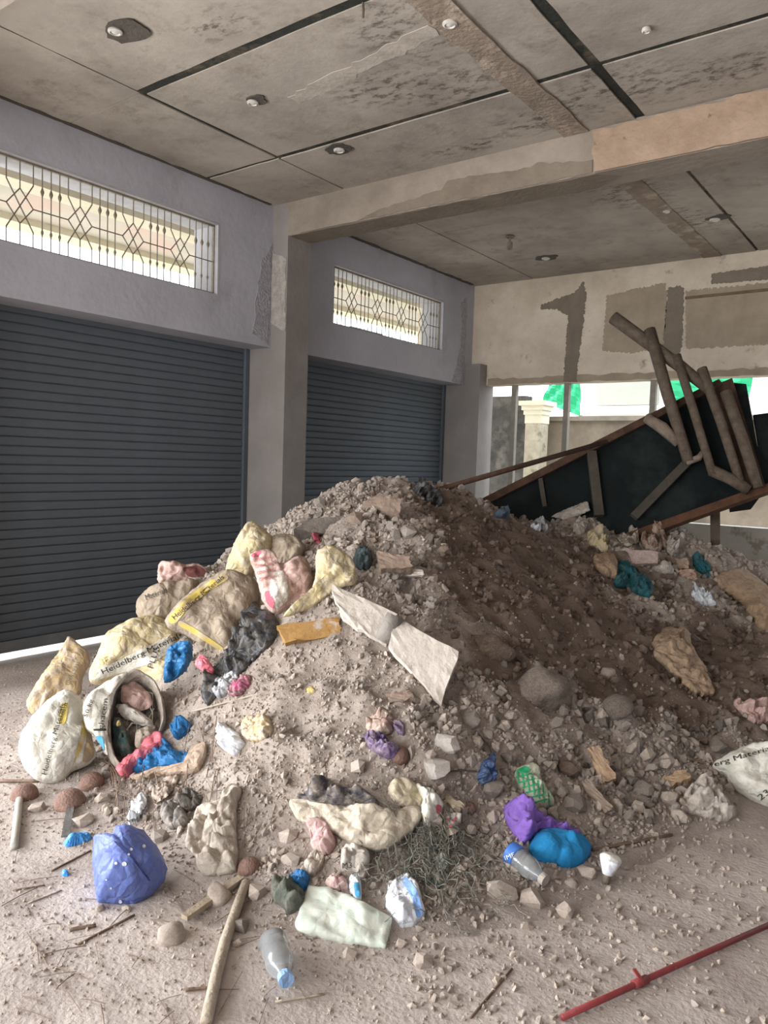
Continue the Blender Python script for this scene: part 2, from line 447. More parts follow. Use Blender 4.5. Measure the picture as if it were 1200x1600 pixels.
# plastered bands running along the slab
for bx, y0, y1 in ((-2.46, -3.5, 5.55), (-2.46, 5.88, 9.5)):
    q = jagged([(bx - .10, y0), (bx + .10, y0), (bx + .10, y1), (bx - .10, y1)], .010, .12)
    flat_patch('plaster_band', [(x, y, CZ) for x, y in q], (0, 0, -1), .012, M_BAND, ceiling)
q = jagged([(-3.9, 3.96), (-2.6, 3.76), (-2.6, 3.88), (-3.9, 4.08)], .02, .06)
flat_patch('plaster_band', [(x, y, CZ) for x, y in q], (0, 0, -1), .002, mat('pale_streak', 'bbb3a8', 'a59d92', scale=6), ceiling)
# smudged plaster along the wall head (dark rough line between wall and slab)
q = jagged([(XW + .0, 2.3), (XW + .03, 2.3), (XW + .035, 5.5), (XW, 5.5)], .012, .09)
flat_patch('plaster_band', [(x, y, CZ) for x, y in q], (0, 0, -1), .01, M_STAIN, ceiling)
q = jagged([(XW + .0, 5.9), (XW + .05, 5.9), (XW + .05, 9.4), (XW, 9.4)], .015, .09)
flat_patch('plaster_band', [(x, y, CZ) for x, y in q], (0, 0, -1), .01, M_STAIN, ceiling)

# ceiling lamp fittings
def blob_patch(cx, cy, rx, ry, z, t, m, parent, name='cement_daub', seed=0):
    pts_ = []
    for k in range(22):
        a = 2 * math.pi * k / 22
        r = 1 + .35 * noise.noise(Vector((math.cos(a) * 1.5 + seed, math.sin(a) * 1.5, seed * 3.3))) + rng.uniform(-.06, .06)
        pts_.append((cx + math.cos(a) * rx * r, cy + math.sin(a) * ry * r, z))
    return flat_patch(name, pts_, (0, 0, -1), t, m, parent)
def ceiling_lamp(px, py, label, r=.05, daub=None, drop=0.0):
    c = on_z(px, py, CZ)
    t = thing('ceiling_lamp', (c[0], c[1], CZ), label, 'lamp', 'lamp fittings set in the concrete ceiling')
    if daub: blob_patch(c[0] + daub[2], c[1] + daub[3], daub[0], daub[1], CZ - .004, .006, M_STAIN, t, seed=px)
    MB().lathe([(r * .9, 0), (r, .008), (r, .016), (r * .72, .022), (r * .68, .012)], (c[0], c[1], CZ - .004), (0, 0, -1), 20).build('ring', M_LAMP if drop == 0 else M_LAMPD, t)
    if drop:
        MB().lathe([(.012, 0), (.012, drop * .4), (.03, drop * .45), (.032, drop * .9), (.018, drop), (.005, drop + .005)], (c[0], c[1], CZ - .01), (0, 0, -1), 14).build('bulb_holder', M_LAMPD, t)
    else:
        MB().lathe([(r * .66, 0), (r * .62, .006), (r * .3, .012), (.004, .014)], (c[0], c[1], CZ - .012), (0, 0, -1), 18).build('lens', M_LAMP, t)
ceiling_lamp(180, 45, 'round white ceiling lamp fitting in a dark cement daub nearest the left wall window', .042, (.16, .10, .05, .05))
ceiling_lamp(703, 33, 'white round lamp fitting on the rough plaster band of the ceiling', .042)
ceiling_lamp(395, 157, 'half plastered over grey lamp hole beside the pale ceiling streak', .04, (.08, .06, .03, .0))
ceiling_lamp(530, 232, 'round lamp fitting in a grey daub on the long seam before the beam', .045, (.13, .09, 0, 0))
ceiling_lamp(797, 368, 'lamp holder hanging down from the ceiling behind the beam', .05, None, .14)
ceiling_lamp(853, 402, 'flat round lamp fitting near the head of the back wall', .05, (.14, .10, 0, 0))
ceiling_lamp(1117, 341, 'white lamp fitting with a cement splash beside the right seam behind the beam', .05, (.12, .07, .05, -.02))
ceiling_lamp(1042, 328, 'small dusty lamp hole next to the plaster band behind the beam', .035, None)
ceiling_lamp(1010, 43, 'small pale plug in the ceiling panel right of the wide seam', .025, None)
# small dark wire stub at the wide seam
c = on_z(567, 4, CZ); tag(MB().tube([(c[0], c[1], CZ), (c[0] + .005, c[1], CZ - .04), (c[0] - .005, c[1] + .01, CZ - .075)], .007, 6).build('wire_stub', M_GAP), 'short dark wire stub hanging from the wide ceiling seam', 'wire')

# ------------------------------------------------------------------ roller shutters
def shutter(n, y0, y1, zb):
    d = MB()
    for y in (y0, y1 - .05):
        d.box(XS - .06, XS + .03, y, y + .05, zb - .02, LZ + .05)
    d.box(XS - .05, XS - .03, y0, y1, zb + .02, LZ + .3)
    door = structure(d.build('door_%d' % n, M_SHUT, origin=(XS, y0, 0)))
    pitch = .0735; z = zb + .09
    prof = [(.005, .000), (.0105, .008), (.012, .022), (.0125, .034), (.012, .047), (.0105, .060), (.007, .0675)]
    me = None; k = 0
    while z < LZ + .06:
        if me is None:
            v = []; f = []
            for yy in (y0 + .02, y1 - .02):
                for a, b in prof: v.append((XS + a - .012, yy, z + b))
                for a, b in reversed(prof): v.append((XS + a - .015, yy, z + b))
            m_ = len(prof) * 2
            f = [(i, (i + 1) % m_, (i + 1) % m_ + m_, i + m_) for i in range(m_)] + [tuple(range(m_))[::-1], tuple(range(m_, 2 * m_))]
            o = link_mesh('slat', v, f, M_SHUT, door, smooth=False, origin=(XS, y0, z)); me = o.data; first = o
        else:
            o = bpy.data.objects.new('slat', me); COL.objects.link(o); o.parent = door
            o.location = (0, 0, z)
        z += pitch
    b = MB().box(XS - .02, XS + .012, y0 + .02, y1 - .02, zb, zb + .088)
    b.box(XS - .025, XS + .02, y0 + .02, y1 - .02, zb, zb + .012)
    b.build('bottom_bar', M_SHUTBAR, door)
    return door
shutter(1, 2.2, 5.555, -.004)
shutter(2, 5.895, 9.325, -.012)

# ------------------------------------------------------------------ grille windows
def window(n, y0, y1):
    xg = XW - .055
    H = WZ1 - WZ0; zc = WZ0 + H * .47
    fr = MB()
    t = .012
    fr.box(xg - t, xg + t, y0, y1, WZ0, WZ0 + .018); fr.box(xg - t, xg + t, y0, y1, WZ1 - .018, WZ1)
    fr.box(xg - t, xg + t, y0, y0 + .016, WZ0, WZ1); fr.box(xg - t, xg + t, y1 - .016, y1, WZ0, WZ1)
    w = structure(fr.build('window_%d' % n, M_IRON, origin=(xg, y0, WZ0)))
    # reveal lining, pale
    rv = MB().box(XS, XW + .003, y1 - .004, y1 + .018, WZ0 - .012, WZ1 + .012)
    rv.box(XS, XW + .003, y0 - .018, y0 + .004, WZ0 - .012, WZ1 + .012); rv.box(XS, XW + .003, y0, y1, WZ1 - .004, WZ1 + .014)
    rv.build('reveal', mat('reveal_plaster', 'b9b8bb', 'a8a7aa', scale=4), w)
    s = .0705; wd = .102; hh = .20 * H; kk = .27 * H
    z0, z1 = WZ0 + .01, WZ1 - .01
    R_ = .005
    bar_me = {}
    def bar(y, a, b, nm='bar'):
        key = (nm, round(b - a, 4))
        if key not in bar_me:
            o = MB().tube([(xg, y, a), (xg, y, b)], R_, 6).build(nm, M_IRON, w, origin=(xg, y, a)); bar_me[key] = o.data
        else:
            o = bpy.data.objects.new(nm, bar_me[key]); COL.objects.link(o); o.parent = w
            o.location = np.array((xg, y, a)) - WORLD_LOC[w.name]; WORLD_LOC[o.name] = np.array((xg, y, a))
        return o
    col_me = []
    def collar(y, z, par, sc=1.0):
        if not col_me:
            o = MB().lathe([(.003, -.04), (.009, -.02), (.014, -.006), (.014, .006), (.009, .018), (.004, .034)], (xg, y, z), (0, 0, 1), 8).build('collar', M_IRON, par, smooth=True, origin=(xg, y, z)); col_me.append(o.data)
        else:
            o = bpy.data.objects.new('collar', col_me[0]); COL.objects.link(o); o.parent = par
            o.location = np.array((xg, y, z)) - WORLD_LOC[par.name]
        o.scale = (sc, sc, sc)
    y = y0 + s
    yc_prev = None
    for g in range(5):
        trip = [y + s * k for k in range(3)]
        for yy in trip:
            b = bar(yy, z0, z1)
            collar(yy, zc + .23 * H, b); collar(yy, zc - .24 * H, b, .75)
        # horizontal link across the triple
        a = trip[0] - s if g else y0; e = trip[2] + s if g < 4 else y1
        MB().tube([(xg, a, zc), (xg, e, zc)], R_, 6).build('crossbar', M_IRON, w)
        if g < 4:
            yl = trip[2] + s; ym = yl + wd; yr = ym + wd
            for yy in (yl, yr):
                bar(yy, zc + kk, z1); bar(yy, z0, zc - kk)
            bar(ym, zc + hh, z1); bar(ym, z0, zc - hh)
            for seg in ([(yl, zc + kk), (yr, zc - kk)], [(yr, zc + kk), (yl, zc - kk)], [(ym, zc + hh), (yl, zc), (ym, zc - hh), (yr, zc), (ym, zc + hh)]):
                for (ya, za), (yb, zb) in zip(seg[:-1], seg[1:]):
                    MB().tube([(xg, ya, za), (xg, yb, zb)], R_, 6).build('lattice_rod', M_IRON, w)
            y = yr + s
    return w
for i, (a, b) in enumerate(WIN): window(i + 1, a, b)

# ------------------------------------------------------------------ outside
structure(MB().box(-60, 60, -40, 80, -.30, -.065).build('outdoor_ground', M_OUT))
# veranda roof over the pavement on the left side
v_ = thing('veranda', (-8.0, 5, 0), 'cream veranda roof with columns seen outside through the window grilles', 'veranda')
MB().box(-8.35, XS - .03, -3, 16, 4.05, 4.25).build('roof_slab', M_SOFFIT, v_)
MB().box(-8.4, -8.1, -3, 16, 3.98, 4.3).build('fascia', M_CREAM, v_)
MB().box(-6.75, -6.5, -3, 16, 3.86, 4.06).build('ceiling_rib', M_CREAM, v_)
for yy in (5.72, 9.9):
    MB().box(-6.75, -6.35, yy - .12, yy + .28, -.1, 4.05).build('column', M_CREAM, v_)
for k, (yy, zz) in enumerate(((9.15, 3.35), (11.1, 3.42))):
    MB().box(-7.6, -7.55, yy, yy + .8, zz, zz + .28).build('hanging_board', mat('grey_blue_board', '8a93a0', '7d8692', scale=2), v_)
# compound wall, gate pillar and dark mossy wall behind the building
cw = thing('compound_wall', (-2, 13, 0), 'stained grey boundary wall with coping outside the back opening', 'wall')
MB().box(-6.1, 6.0, 13.0, 13.2, -.1, 2.42).build('wall_body', M_COMPOUND, cw)
MB().box(-6.1, 6.0, 12.93, 13.27, 2.42, 2.50).build('coping', mat('coping_cement', '8c8377', '766d62', scale=3), cw)
gp = thing('gate_pillar', (-6.05, 12.6, 0), 'cream gate pillar with stepped capital outside the back opening', 'pillar')
mb = MB().box(-6.22, -5.92, 12.45, 12.75, -.1, 2.35); mb.build('shaft', mat('peeling_cream_pillar', 'b9af9b', '9b917f', scale=3, bump=.4, c3='7f7565', s3=3, k3=(.55, .65)), gp)
mb = MB()
for k, (e, za, zb) in enumerate(((.01, 2.35, 2.5), (.03, 2.5, 2.58), (.06, 2.58, 2.66), (.10, 2.66, 2.74))): mb.box(-6.22 - e, -5.92 + e, 12.45 - e, 12.75 + e, za, zb)
mb.build('capital', M_CREAM, gp)
dw = MB().box(-8.4, -6.25, 12.5, 12.75, -.1, 2.84); tag(dw.build('dark_wall', M_MOSSY), 'dark mossy rough wall beside the cream gate pillar outside', 'wall')
# building and green sheets far behind
fb = thing('neighbour_building', (-6, 20, 0), 'white neighbouring building far behind the boundary wall', 'building')
MB().box(-8.9, -1.0, 21, 26, -.1, 9).build('wall_body', M_WHITEWALL, fb)
for x0, x1 in ((-8.3, -6.6), (-6.45, -5.0)):
    MB().box(x0, x1, 20.93, 21.02, 3.35, 4.25).build('window_panel', mat('pale_grey_panel', '9f9e93', '94938a', scale=1), fb)
MB().box(-8.7, -4.7, 20.85, 21.02, 3.1, 3.32).build('sill_band', mat('white_band', 'efeee8', 'e6e5de', scale=1), fb)
def sheet(px, Y0, label, amp=.04):
    P = [on_y(x, y, Y0) for x, y in px]
    n = 8; v = []; f = []
    a, b, c_, d_ = [np.array(p) for p in P]
    for j in range(n + 1):
        for i in range(n + 1):
            u, w = i / n, j / n
            p = (a * (1 - u) + b * u) * (1 - w) + (d_ * (1 - u) + c_ * u) * w
            v.append(p + np.array([0, amp * math.sin(i * 2.1 + j), 0]))
    for j in range(n):
        for i in range(n): f.append((j * (n + 1) + i, j * (n + 1) + i + 1, (j + 1) * (n + 1) + i + 1, (j + 1) * (n + 1) + i))
    v2 = [q + np.array([0, .03, 0]) for q in v]; m_ = len(v)
    f = f + [tuple(m_ + k for k in reversed(q)) for q in f]
    g = (np.array(v[0]) + np.array(v[n])) / 2; g[2] = -.07
    t = thing('green_shed', g, label, 'shed')
    link_mesh('roof_sheet', v + v2, f, M_GREENSHEET, t)
    for q in (v[(n + 1) * n], v[(n + 1) * (n + 1) - 1]):
        MB().box(q[0] - .04, q[0] + .04, q[1] + .03, q[1] + .11, -.07, q[2] + .02).build('shed_post', M_GREYPOST, t)
    return t
sheet([(858, 600), (906, 590), (906, 650), (846, 628)], 18.0, 'sloping green roof sheet beside the first grey post of the back opening')
sheet([(1028, 580), (1180, 565), (1166, 640), (1066, 668)], 17.0, 'bright green sheet behind the pole frame through the back opening')
# slim posts in the back opening
for k, (px, lab) in enumerate(((805, 'slim grey post by the corner pillar in the back opening'), (887, 'slim grey post before the boundary wall in the back opening'), (1022, 'slim grey post nearest the pole frame in the back opening'))):
    x = on_y(px, 600, YB + .1)[0]
    tag(MB().box(x - .035, x + .035, YB + .07, YB + .14, .98, LZ).build('window_post', M_GREYPOST), lab, 'post', 'slim posts in the back opening')

# ------------------------------------------------------------------ the heap
CTRL = []
def cz(px, py, z):
    d = (1.6 - z) * F / (py - horizon(px)); CTRL.append(at_depth(px, py, d))
def cd(px, py, d): CTRL.append(at_depth(px, py, d))
for a in ((20, 1200, 0), (100, 1262, 0), (150, 1290, 0), (250, 1322, 0), (300, 1395, 0), (400, 1440, 0), (540, 1440, 0), (700, 1450, 0), (850, 1422, 0), (960, 1368, 0), (1100, 1295, 0), (1200, 1262, 0), (1300, 1210, 0), (60, 1110, 0), (120, 1040, 0),
          (200, 1200, .06), (200, 1100, .16), (220, 1010, .3),
          (300, 1300, .05), (300, 1200, .13), (300, 1100, .3), (300, 1000, .52),
          (400, 1350, .03), (400, 1250, .14), (400, 1150, .3), (400, 1050, .5), (400, 950, .70), (400, 900, .82),
          (500, 1400, .02), (500, 1300, .12), (500, 1200, .25), (500, 1100, .42), (500, 1000, .66), (500, 900, .92),
          (600, 1300, .15), (600, 1200, .3), (600, 1100, .46), (600, 1000, .68), (600, 900, .94),
          (700, 1300, .12), (700, 1200, .27), (700, 1100, .45), (700, 1000, .66), (700, 900, .93),
          (800, 1300, .10), (800, 1200, .24), (800, 1100, .42), (800, 1000, .62), (800, 900, .88),
          (900, 1300, .06), (900, 1200, .19), (900, 1100, .35), (900, 1000, .54), (900, 900, .8),
          (1000, 1250, .08), (1000, 1150, .22), (1000, 1050, .38), (1000, 950, .6),
          (1100, 1200, .09), (1100, 1100, .24), (1100, 1000, .42), (1200, 1150, .12), (1200, 1050, .27), (1200, 950, .5), (1300, 1150, .1), (1300, 1000, .38)):
    cz(*a)
for a in ((300, 905, 5.0), (400, 850, 5.3), (500, 855, 4.75), (490, 806, 5.4), (600, 850, 4.75), (600, 800, 5.3), (600, 759, 5.8), (540, 768, 5.7), (700, 850, 5.0), (700, 800, 5.7), (690, 768, 6.1), (800, 850, 5.7), (790, 812, 6.5), (900, 850, 6.5), (900, 822, 7.0),
          (1000, 880, 6.5), (1000, 836, 7.1), (1100, 900, 6.5), (1110, 850, 7.2), (1200, 890, 7.2), (1300, 905, 7.3)):
    cd(*a)
for a in ((-5.5, 3.6, 0), (-5.6, 4.4, .03), (-5.6, 5.2, .3), (-5.2, 5.3, .55), (-5.7, 6.6, .55), (-5.3, 7.6, .6), (-5.2, 9.2, .3), (-4, 9.2, .35), (-2.5, 9.3, .35), (-1, 9.3, .4), (1.5, 9, .2), (2.5, 7, .1), (2.5, 4.5, 0), (0.6, 3.9, 0), (-4.6, 6.6, 1.05), (-3.6, 7.6, .75), (-2.0, 8.4, .6), (1, 7.5, .4), (-4.5, 3.0, -.02), (-5.2, 3.0, -.05)):
    CTRL.append(np.array(a, float))
for a in ((-3, 1.2), (-2, 1.0), (-1, 1.4), (0, 2.4), (1.2, 3), (-4.5, 1.8), (-5.8, 2.2), (2.5, 2.5)): CTRL.append(np.array([*a, -.12]))
CT = np.array(CTRL)
def tps(r2): return np.where(r2 > 1e-12, .5 * r2 * np.log(np.maximum(r2, 1e-12)), 0.0)
_n = len(CT)
_r2 = ((CT[:, None, :2] - CT[None, :, :2]) ** 2).sum(-1)
_A = np.zeros((_n + 3, _n + 3)); _A[:_n, :_n] = tps(_r2) + np.eye(_n) * .02
_A[:_n, _n] = 1; _A[:_n, _n + 1:] = CT[:, :2]; _A[_n, :_n] = 1; _A[_n + 1:, :_n] = CT[:, :2].T
_w = np.linalg.solve(_A, np.concatenate([CT[:, 2], np.zeros(3)]))
def base_h(x, y):
    p = np.stack([x, y], -1)
    r2 = ((p[..., None, :] - CT[:, :2]) ** 2).sum(-1)
    return tps(r2) @ _w[:_n] + _w[_n] + p @ _w[_n + 1:]
HX = np.arange(-5.85, 2.2, .025); HY = np.arange(1.0, 9.4, .025)
GX, GY = np.meshgrid(HX, HY)
GZ = np.concatenate([base_h(GX[i:i + 16], GY[i:i + 16]) for i in range(0, len(HY), 16)])
def vnoise(x, y, s, seed):
    """smooth value noise on arrays"""
    r = np.random.default_rng(seed); T = r.uniform(-1, 1, (256, 256))
    u = x * s + 40; v = y * s + 40
    i = np.floor(u).astype(int); j = np.floor(v).astype(int); fu = u - i; fv_ = v - j
    fu = fu * fu * (3 - 2 * fu); fv_ = fv_ * fv_ * (3 - 2 * fv_)
    g = lambda a, b: T[a % 256, b % 256]
    return (g(i, j) * (1 - fu) + g(i + 1, j) * fu) * (1 - fv_) + (g(i, j + 1) * (1 - fu) + g(i + 1, j + 1) * fu) * fv_
amp = np.clip(GZ / .25, 0, 1)
ridge = 1 - np.abs(vnoise(GX * .8 + GY * .6, GY * .8 - GX * .6, 2.6, 5))
GZ = GZ + amp * (.05 * vnoise(GX, GY, 2.2, 1) + .04 * vnoise(GX, GY, 5, 2) + .030 * vnoise(GX, GY, 10.5, 3) + .05 * (ridge - .6)) + (.25 + .75 * amp) * (.019 * vnoise(GX, GY, 17, 4) + .012 * vnoise(GX, GY, 29, 6))
keep = GZ > -.03
idx = -np.ones(GZ.shape, int)
cell = (keep[:-1, :-1] | keep[1:, :-1] | keep[:-1, 1:] | keep[1:, 1:])
used = np.zeros(GZ.shape, bool)
for a, b in ((0, 0), (1, 0), (0, 1), (1, 1)): used[a:GZ.shape[0] - 1 + a, b:GZ.shape[1] - 1 + b] |= cell
idx[used] = np.arange(used.sum())
HV = np.stack([GX[used], GY[used], np.maximum(GZ[used], -.05)], -1)
cj, ci = np.nonzero(cell)
HFc = np.stack([idx[cj, ci], idx[cj, ci + 1], idx[cj + 1, ci + 1], idx[cj + 1, ci]], -1)

# the heap's own soils: brown earth tipped on the right shoulder, pale mortar dust over the rest
def heap_material():
    m = bpy.data.materials.new('heap_soil'); m.use_nodes = True
    N = m.node_tree.nodes; L = m.node_tree.links; p = N['Principled BSDF']
    p.inputs['Roughness'].default_value = .95; p.inputs['Specular IOR Level'].default_value = .1
    at = N.new('ShaderNodeAttribute'); at.attribute_name = 'earth'
    tc = N.new('ShaderNodeTexCoord')
    def nz(scale, d=8, r=.7):
        n = N.new('ShaderNodeTexNoise'); n.inputs['Scale'].default_value = scale; n.inputs['Detail'].default_value = d; n.inputs['Roughness'].default_value = r
        L.new(tc.outputs['Object'], n.inputs['Vector']); return n.outputs[0]
    def mr(x, a, b):
        q = N.new('ShaderNodeMapRange'); q.inputs[1].default_value = a; q.inputs[2].default_value = b; L.new(x, q.inputs[0]); return q.outputs[0]
    def mix(f, a, b):
        x = N.new('ShaderNodeMix'); x.data_type = 'RGBA'; L.new(f, x.inputs[0])
        for s, v in ((6, a), (7, b)):
            if isinstance(v, str): x.inputs[s].default_value = srgb(v)
            else: L.new(v, x.inputs[s])
        return x.outputs[2]
    dust = mix(mr(nz(7), .35, .65), 'b3a69b', '92867c')
    dust = mix(mr(nz(1.7), .5, .7), dust, 'c3b7ad')
    earth = mix(mr(nz(4), .35, .7), '857568', '695a50')
    a = N.new('ShaderNodeMath'); a.operation = 'ADD'; L.new(at.outputs['Fac'], a.inputs[0])
    sc = N.new('ShaderNodeMapRange'); sc.inputs[1].default_value = 0.3; sc.inputs[2].default_value = .7; sc.inputs[3].default_value = -.25; sc.inputs[4].default_value = .25
    L.new(nz(3.5), sc.inputs[0]); L.new(sc.outputs[0], a.inputs[1])
    c = mix(mr(a.outputs[0], .35, .65), dust, earth)
    fa = N.new('ShaderNodeAttribute'); fa.attribute_name = 'foot'
    c = mix(fa.outputs['Fac'], c, mix(mr(nz(2.8), .35, .65), 'b9aea6', '9d918a'))
    L.new(c, p.inputs['Base Color'])
    b = N.new('ShaderNodeBump'); b.inputs['Strength'].default_value = .8; b.inputs['Distance'].default_value = .02
    L.new(nz(38), b.inputs['Height']); L.new(b.outputs[0], p.inputs['Normal'])
    return m
M_HEAP = heap_material()
heap = link_mesh('debris_heap', HV, HFc, M_HEAP, smooth=True, origin=(0, 0, 0))
tag(heap, 'large heap of grey dust and brown earth filling the shop floor', 'heap')
# earth attribute from named places on the heap
def spot(px, py):
    h = cast(px, py); return h
BV = [BVHTree.FromPolygons(HV.tolist(), HFc.tolist()), BVHTree.FromPolygons([tuple(v) for v in fv], ff)]
CAMV = Vector(CAM)
def cast(px, py):
    """where the sight line through a pixel meets the heap or the floor (or, above both, the crest under it)"""
    for k in range(60):
        h = cast1(px, py + 5 * k)
        if h is not None: return h if k == 0 else (at_depth(px, py, depth_of(h[0])), h[1])
def cast1(px, py):
    d = Vector(ray(px, py)).normalized(); best = None
    for b in BV:
        loc, nrm, i, dist = b.ray_cast(CAMV, d, 40)
        if loc is not None and (best is None or dist < best[2]): best = (loc, nrm, dist)
    if best is None: return None
    n = best[1]
    if n.z < 0: n = -n
    return np.array(best[0]), np.array(n)
def ground(x, y):
    best = None
    for b in BV:
        loc, nrm, i, dist = b.ray_cast(Vector((x, y, 3.0)), Vector((0, 0, -1)), 5)
        if loc is not None and (best is None or loc.z > best[0]): best = (loc.z, np.array(nrm) if nrm.z > 0 else -np.array(nrm))
    return best if best else (0.0, np.array([0, 0, 1.0]))
SPOTS = []
for px, py, r in ((720, 800, .5), (780, 850, .6), (830, 930, .55), (760, 930, .45), (870, 1000, .6), (930, 960, .5), (950, 1060, .5), (860, 870, .6), (1010, 1010, .55), (1100, 1030, .6), (1150, 1080, .5), (1050, 1110, .35), (800, 1040, .35), (730, 860, .35), (1180, 1010, .6), (920, 880, .5), (980, 900, .4)):
    h = cast(px, py)
    if h: SPOTS.append((h[0][0], h[0][1], r))
SP = np.array(SPOTS)
ev = np.zeros(len(HV))
for x, y, r in SPOTS: ev = np.maximum(ev, np.clip(1.25 - np.hypot(HV[:, 0] - x, HV[:, 1] - y) / r, 0, 1))
at = heap.data.attributes.new('earth', 'FLOAT', 'POINT'); at.data.foreach_set('value', ev.astype(np.float32))
at2 = heap.data.attributes.new('foot', 'FLOAT', 'POINT'); at2.data.foreach_set('value', np.clip(1 - (HV[:, 2] - .01) / .16, 0, 1).astype(np.float32))

# ------------------------------------------------------------------ soft things: sheets, sacks, bags
def smooth_outline(poly, n, rnd=1):
    P = np.array(poly, float)
    for _ in range(rnd):   # one round of corner cutting keeps the outline but softens it
        Q = np.roll(P, -1, 0); P = np.stack([P * .82 + Q * .18, P * .18 + Q * .82], 1).reshape(-1, 2)
    seg = np.linalg.norm(np.roll(P, -1, 0) - P, axis=1); s = np.concatenate([[0], np.cumsum(seg)])
    t = np.linspace(0, s[-1], n, endpoint=False)
    C = np.vstack([P, P[:1]])
    return np.stack([np.interp(t, s, C[:, 0]), np.interp(t, s, C[:, 1])], 1)
def fbm(v, sc, seed, o=3):
    return noise.fractal(Vector(v) * sc + Vector((seed * 3.7, seed * 1.9, seed * 5.1)), 1.0, 2.0, o)
def folds(v, sc, seed):
    """ridged creases"""
    w = Vector(v) * sc + Vector((seed * 2.3, seed * 7.1, seed))
    a = 1 - abs(noise.noise(w)) * 2; b = 1 - abs(noise.noise(w * 2.3 + Vector((9, 2, 4)))) * 2
    return .65 * a + .35 * b
def facet(v, sc, seed):
    """planar crumples meeting in sharp creases"""
    d, _ = noise.voronoi(Vector(v) * sc + Vector((seed * 1.3, seed * 4.7, seed * 2.9)))
    return min(1.0, (d[1] - d[0]) * 1.5)
OUTLINES = []
SURF = {}
ITEMS = []
def soft(name, poly, material, puff=.03, crease=.012, csc=9, label=None, cat=None, group=None, lift=.004, plane=None, back=None, parent=None, centre=None, power=2.4, rnd=1, mats=None, n=80, rings=18, seed=None, mask=True, tilt=None, rag=.9):
    """A soft thing with a front and a back, grown from its outline.
    Default: it lies on the heap and follows it.  plane=(foot pixel, up-lean): it stands in a plane that meets the heap at that place."""
    seed = seed if seed is not None else (len(OUTLINES) * 13 + 5) % 97
    O = smooth_outline(poly, n, rnd)
    O = O + np.random.default_rng(seed).normal(0, rag * .5, O.shape)
    c = np.array(centre, float) if centre else O.mean(0)
    vis = np.array([c + (o - c) * (k / rings) for k in range(rings, 0, -1) for o in O] + [c])
    if plane:
        (fx, fy), lean = plane[0], plane[1]
        fh = cast(fx, fy); d0 = depth_of(fh[0]) - (plane[2] if len(plane) > 2 else 0)
        view = -_unit(ray(*c)); nrm = _unit(view * (1 - lean) + np.array([0, 0, 1.0]) * lean + (np.array(tilt) if tilt else 0))
        p0 = at_depth(fx, fy, d0)
        def hit(px, py):
            r = ray(px, py); return CAM + r * (np.dot(p0 - CAM, nrm) / np.dot(r, nrm))
        base = np.array([hit(*q) for q in vis]); nr = np.repeat(nrm[None], len(vis), 0)
    else:
        H_ = []; Nn = []
        for q in vis:
            h = cast(*q)
            if h is None: h = (H_[-1] if H_ else at_depth(q[0], q[1], 5), np.array([0, 0, 1.0]))
            H_.append(h[0]); Nn.append(h[1])
        base = np.array(H_); nn = _unit(np.mean(Nn, 0)); nr = np.repeat(nn[None], len(vis), 0)
        nrm = nn
        # bridge hollows: a sheet does not follow every pebble
        A = np.c_[base[:, :2], np.ones(len(base))]
        co, *_ = np.linalg.lstsq(A, base[:, 2], rcond=None)
        base[:, 2] = np.maximum(base[:, 2] - .0, (A @ co) * .6 + base[:, 2] * .4)
    M_ = len(vis)
    rad = np.array([k / rings for k in range(rings, 0, -1) for _ in O] + [0.0])
    prof = np.maximum(0, 1 - rad ** power) ** .6
    cr = np.array([folds(p, csc, seed) for p in base]); lo = np.array([fbm(p, csc * .35, seed + 3) for p in base]); fa = np.array([facet(p, csc * .9, seed) + .45 * facet(p, csc * 2.1, seed + 5) for p in base])
    edge = np.clip((1 - rad) * 5, 0.15, 1)
    h = lift + puff * prof * (.82 + .5 * lo) + crease * (.8 * (cr - .2) + 1.5 * (fa - .5)) * edge
    if not plane: h = np.maximum(h, .002)
    front = base + nr * h[:, None]
    bk = back if back is not None else (puff * .6 if plane else .012)
    rear = base - nr * (bk * prof + .0015)[:, None] if plane else base - nr * (.004 + bk * prof)[:, None]
    N_ = len(O)
    V = np.vstack([front, rear])
    fcs = []
    for k in range(rings - 1):
        for i in range(N_):
            a, b = k * N_ + i, k * N_ + (i + 1) % N_
            fcs.append((a, b, b + N_, a + N_))
    k = rings - 1
    for i in range(N_): fcs.append((k * N_ + i, k * N_ + (i + 1) % N_, M_ - 1))
    nf = len(fcs)
    # orient the front towards the camera
    q = fcs[0]; fn = np.cross(front[q[1]] - front[q[0]], front[q[2]] - front[q[0]])
    if np.dot(fn, nrm) < 0: fcs = [tuple(reversed(t)) for t in fcs]
    fr = list(fcs)
    fcs = fcs + [tuple(M_ + t for t in reversed(q)) for q in fr]
    for i in range(N_):
        a, b = i, (i + 1) % N_
        fcs.append((a, b, M_ + b, M_ + a))
    o = link_mesh(name, V, fcs, material, parent, smooth=True)
    SURF[o.name] = (BVHTree.FromPolygons(V.tolist(), fcs), nrm)
    if label or cat: tag(o, label, cat, group)
    if mask: OUTLINES.append(np.array(poly, float))
    if label: ITEMS.append((label, np.array(poly, float)))
    return o

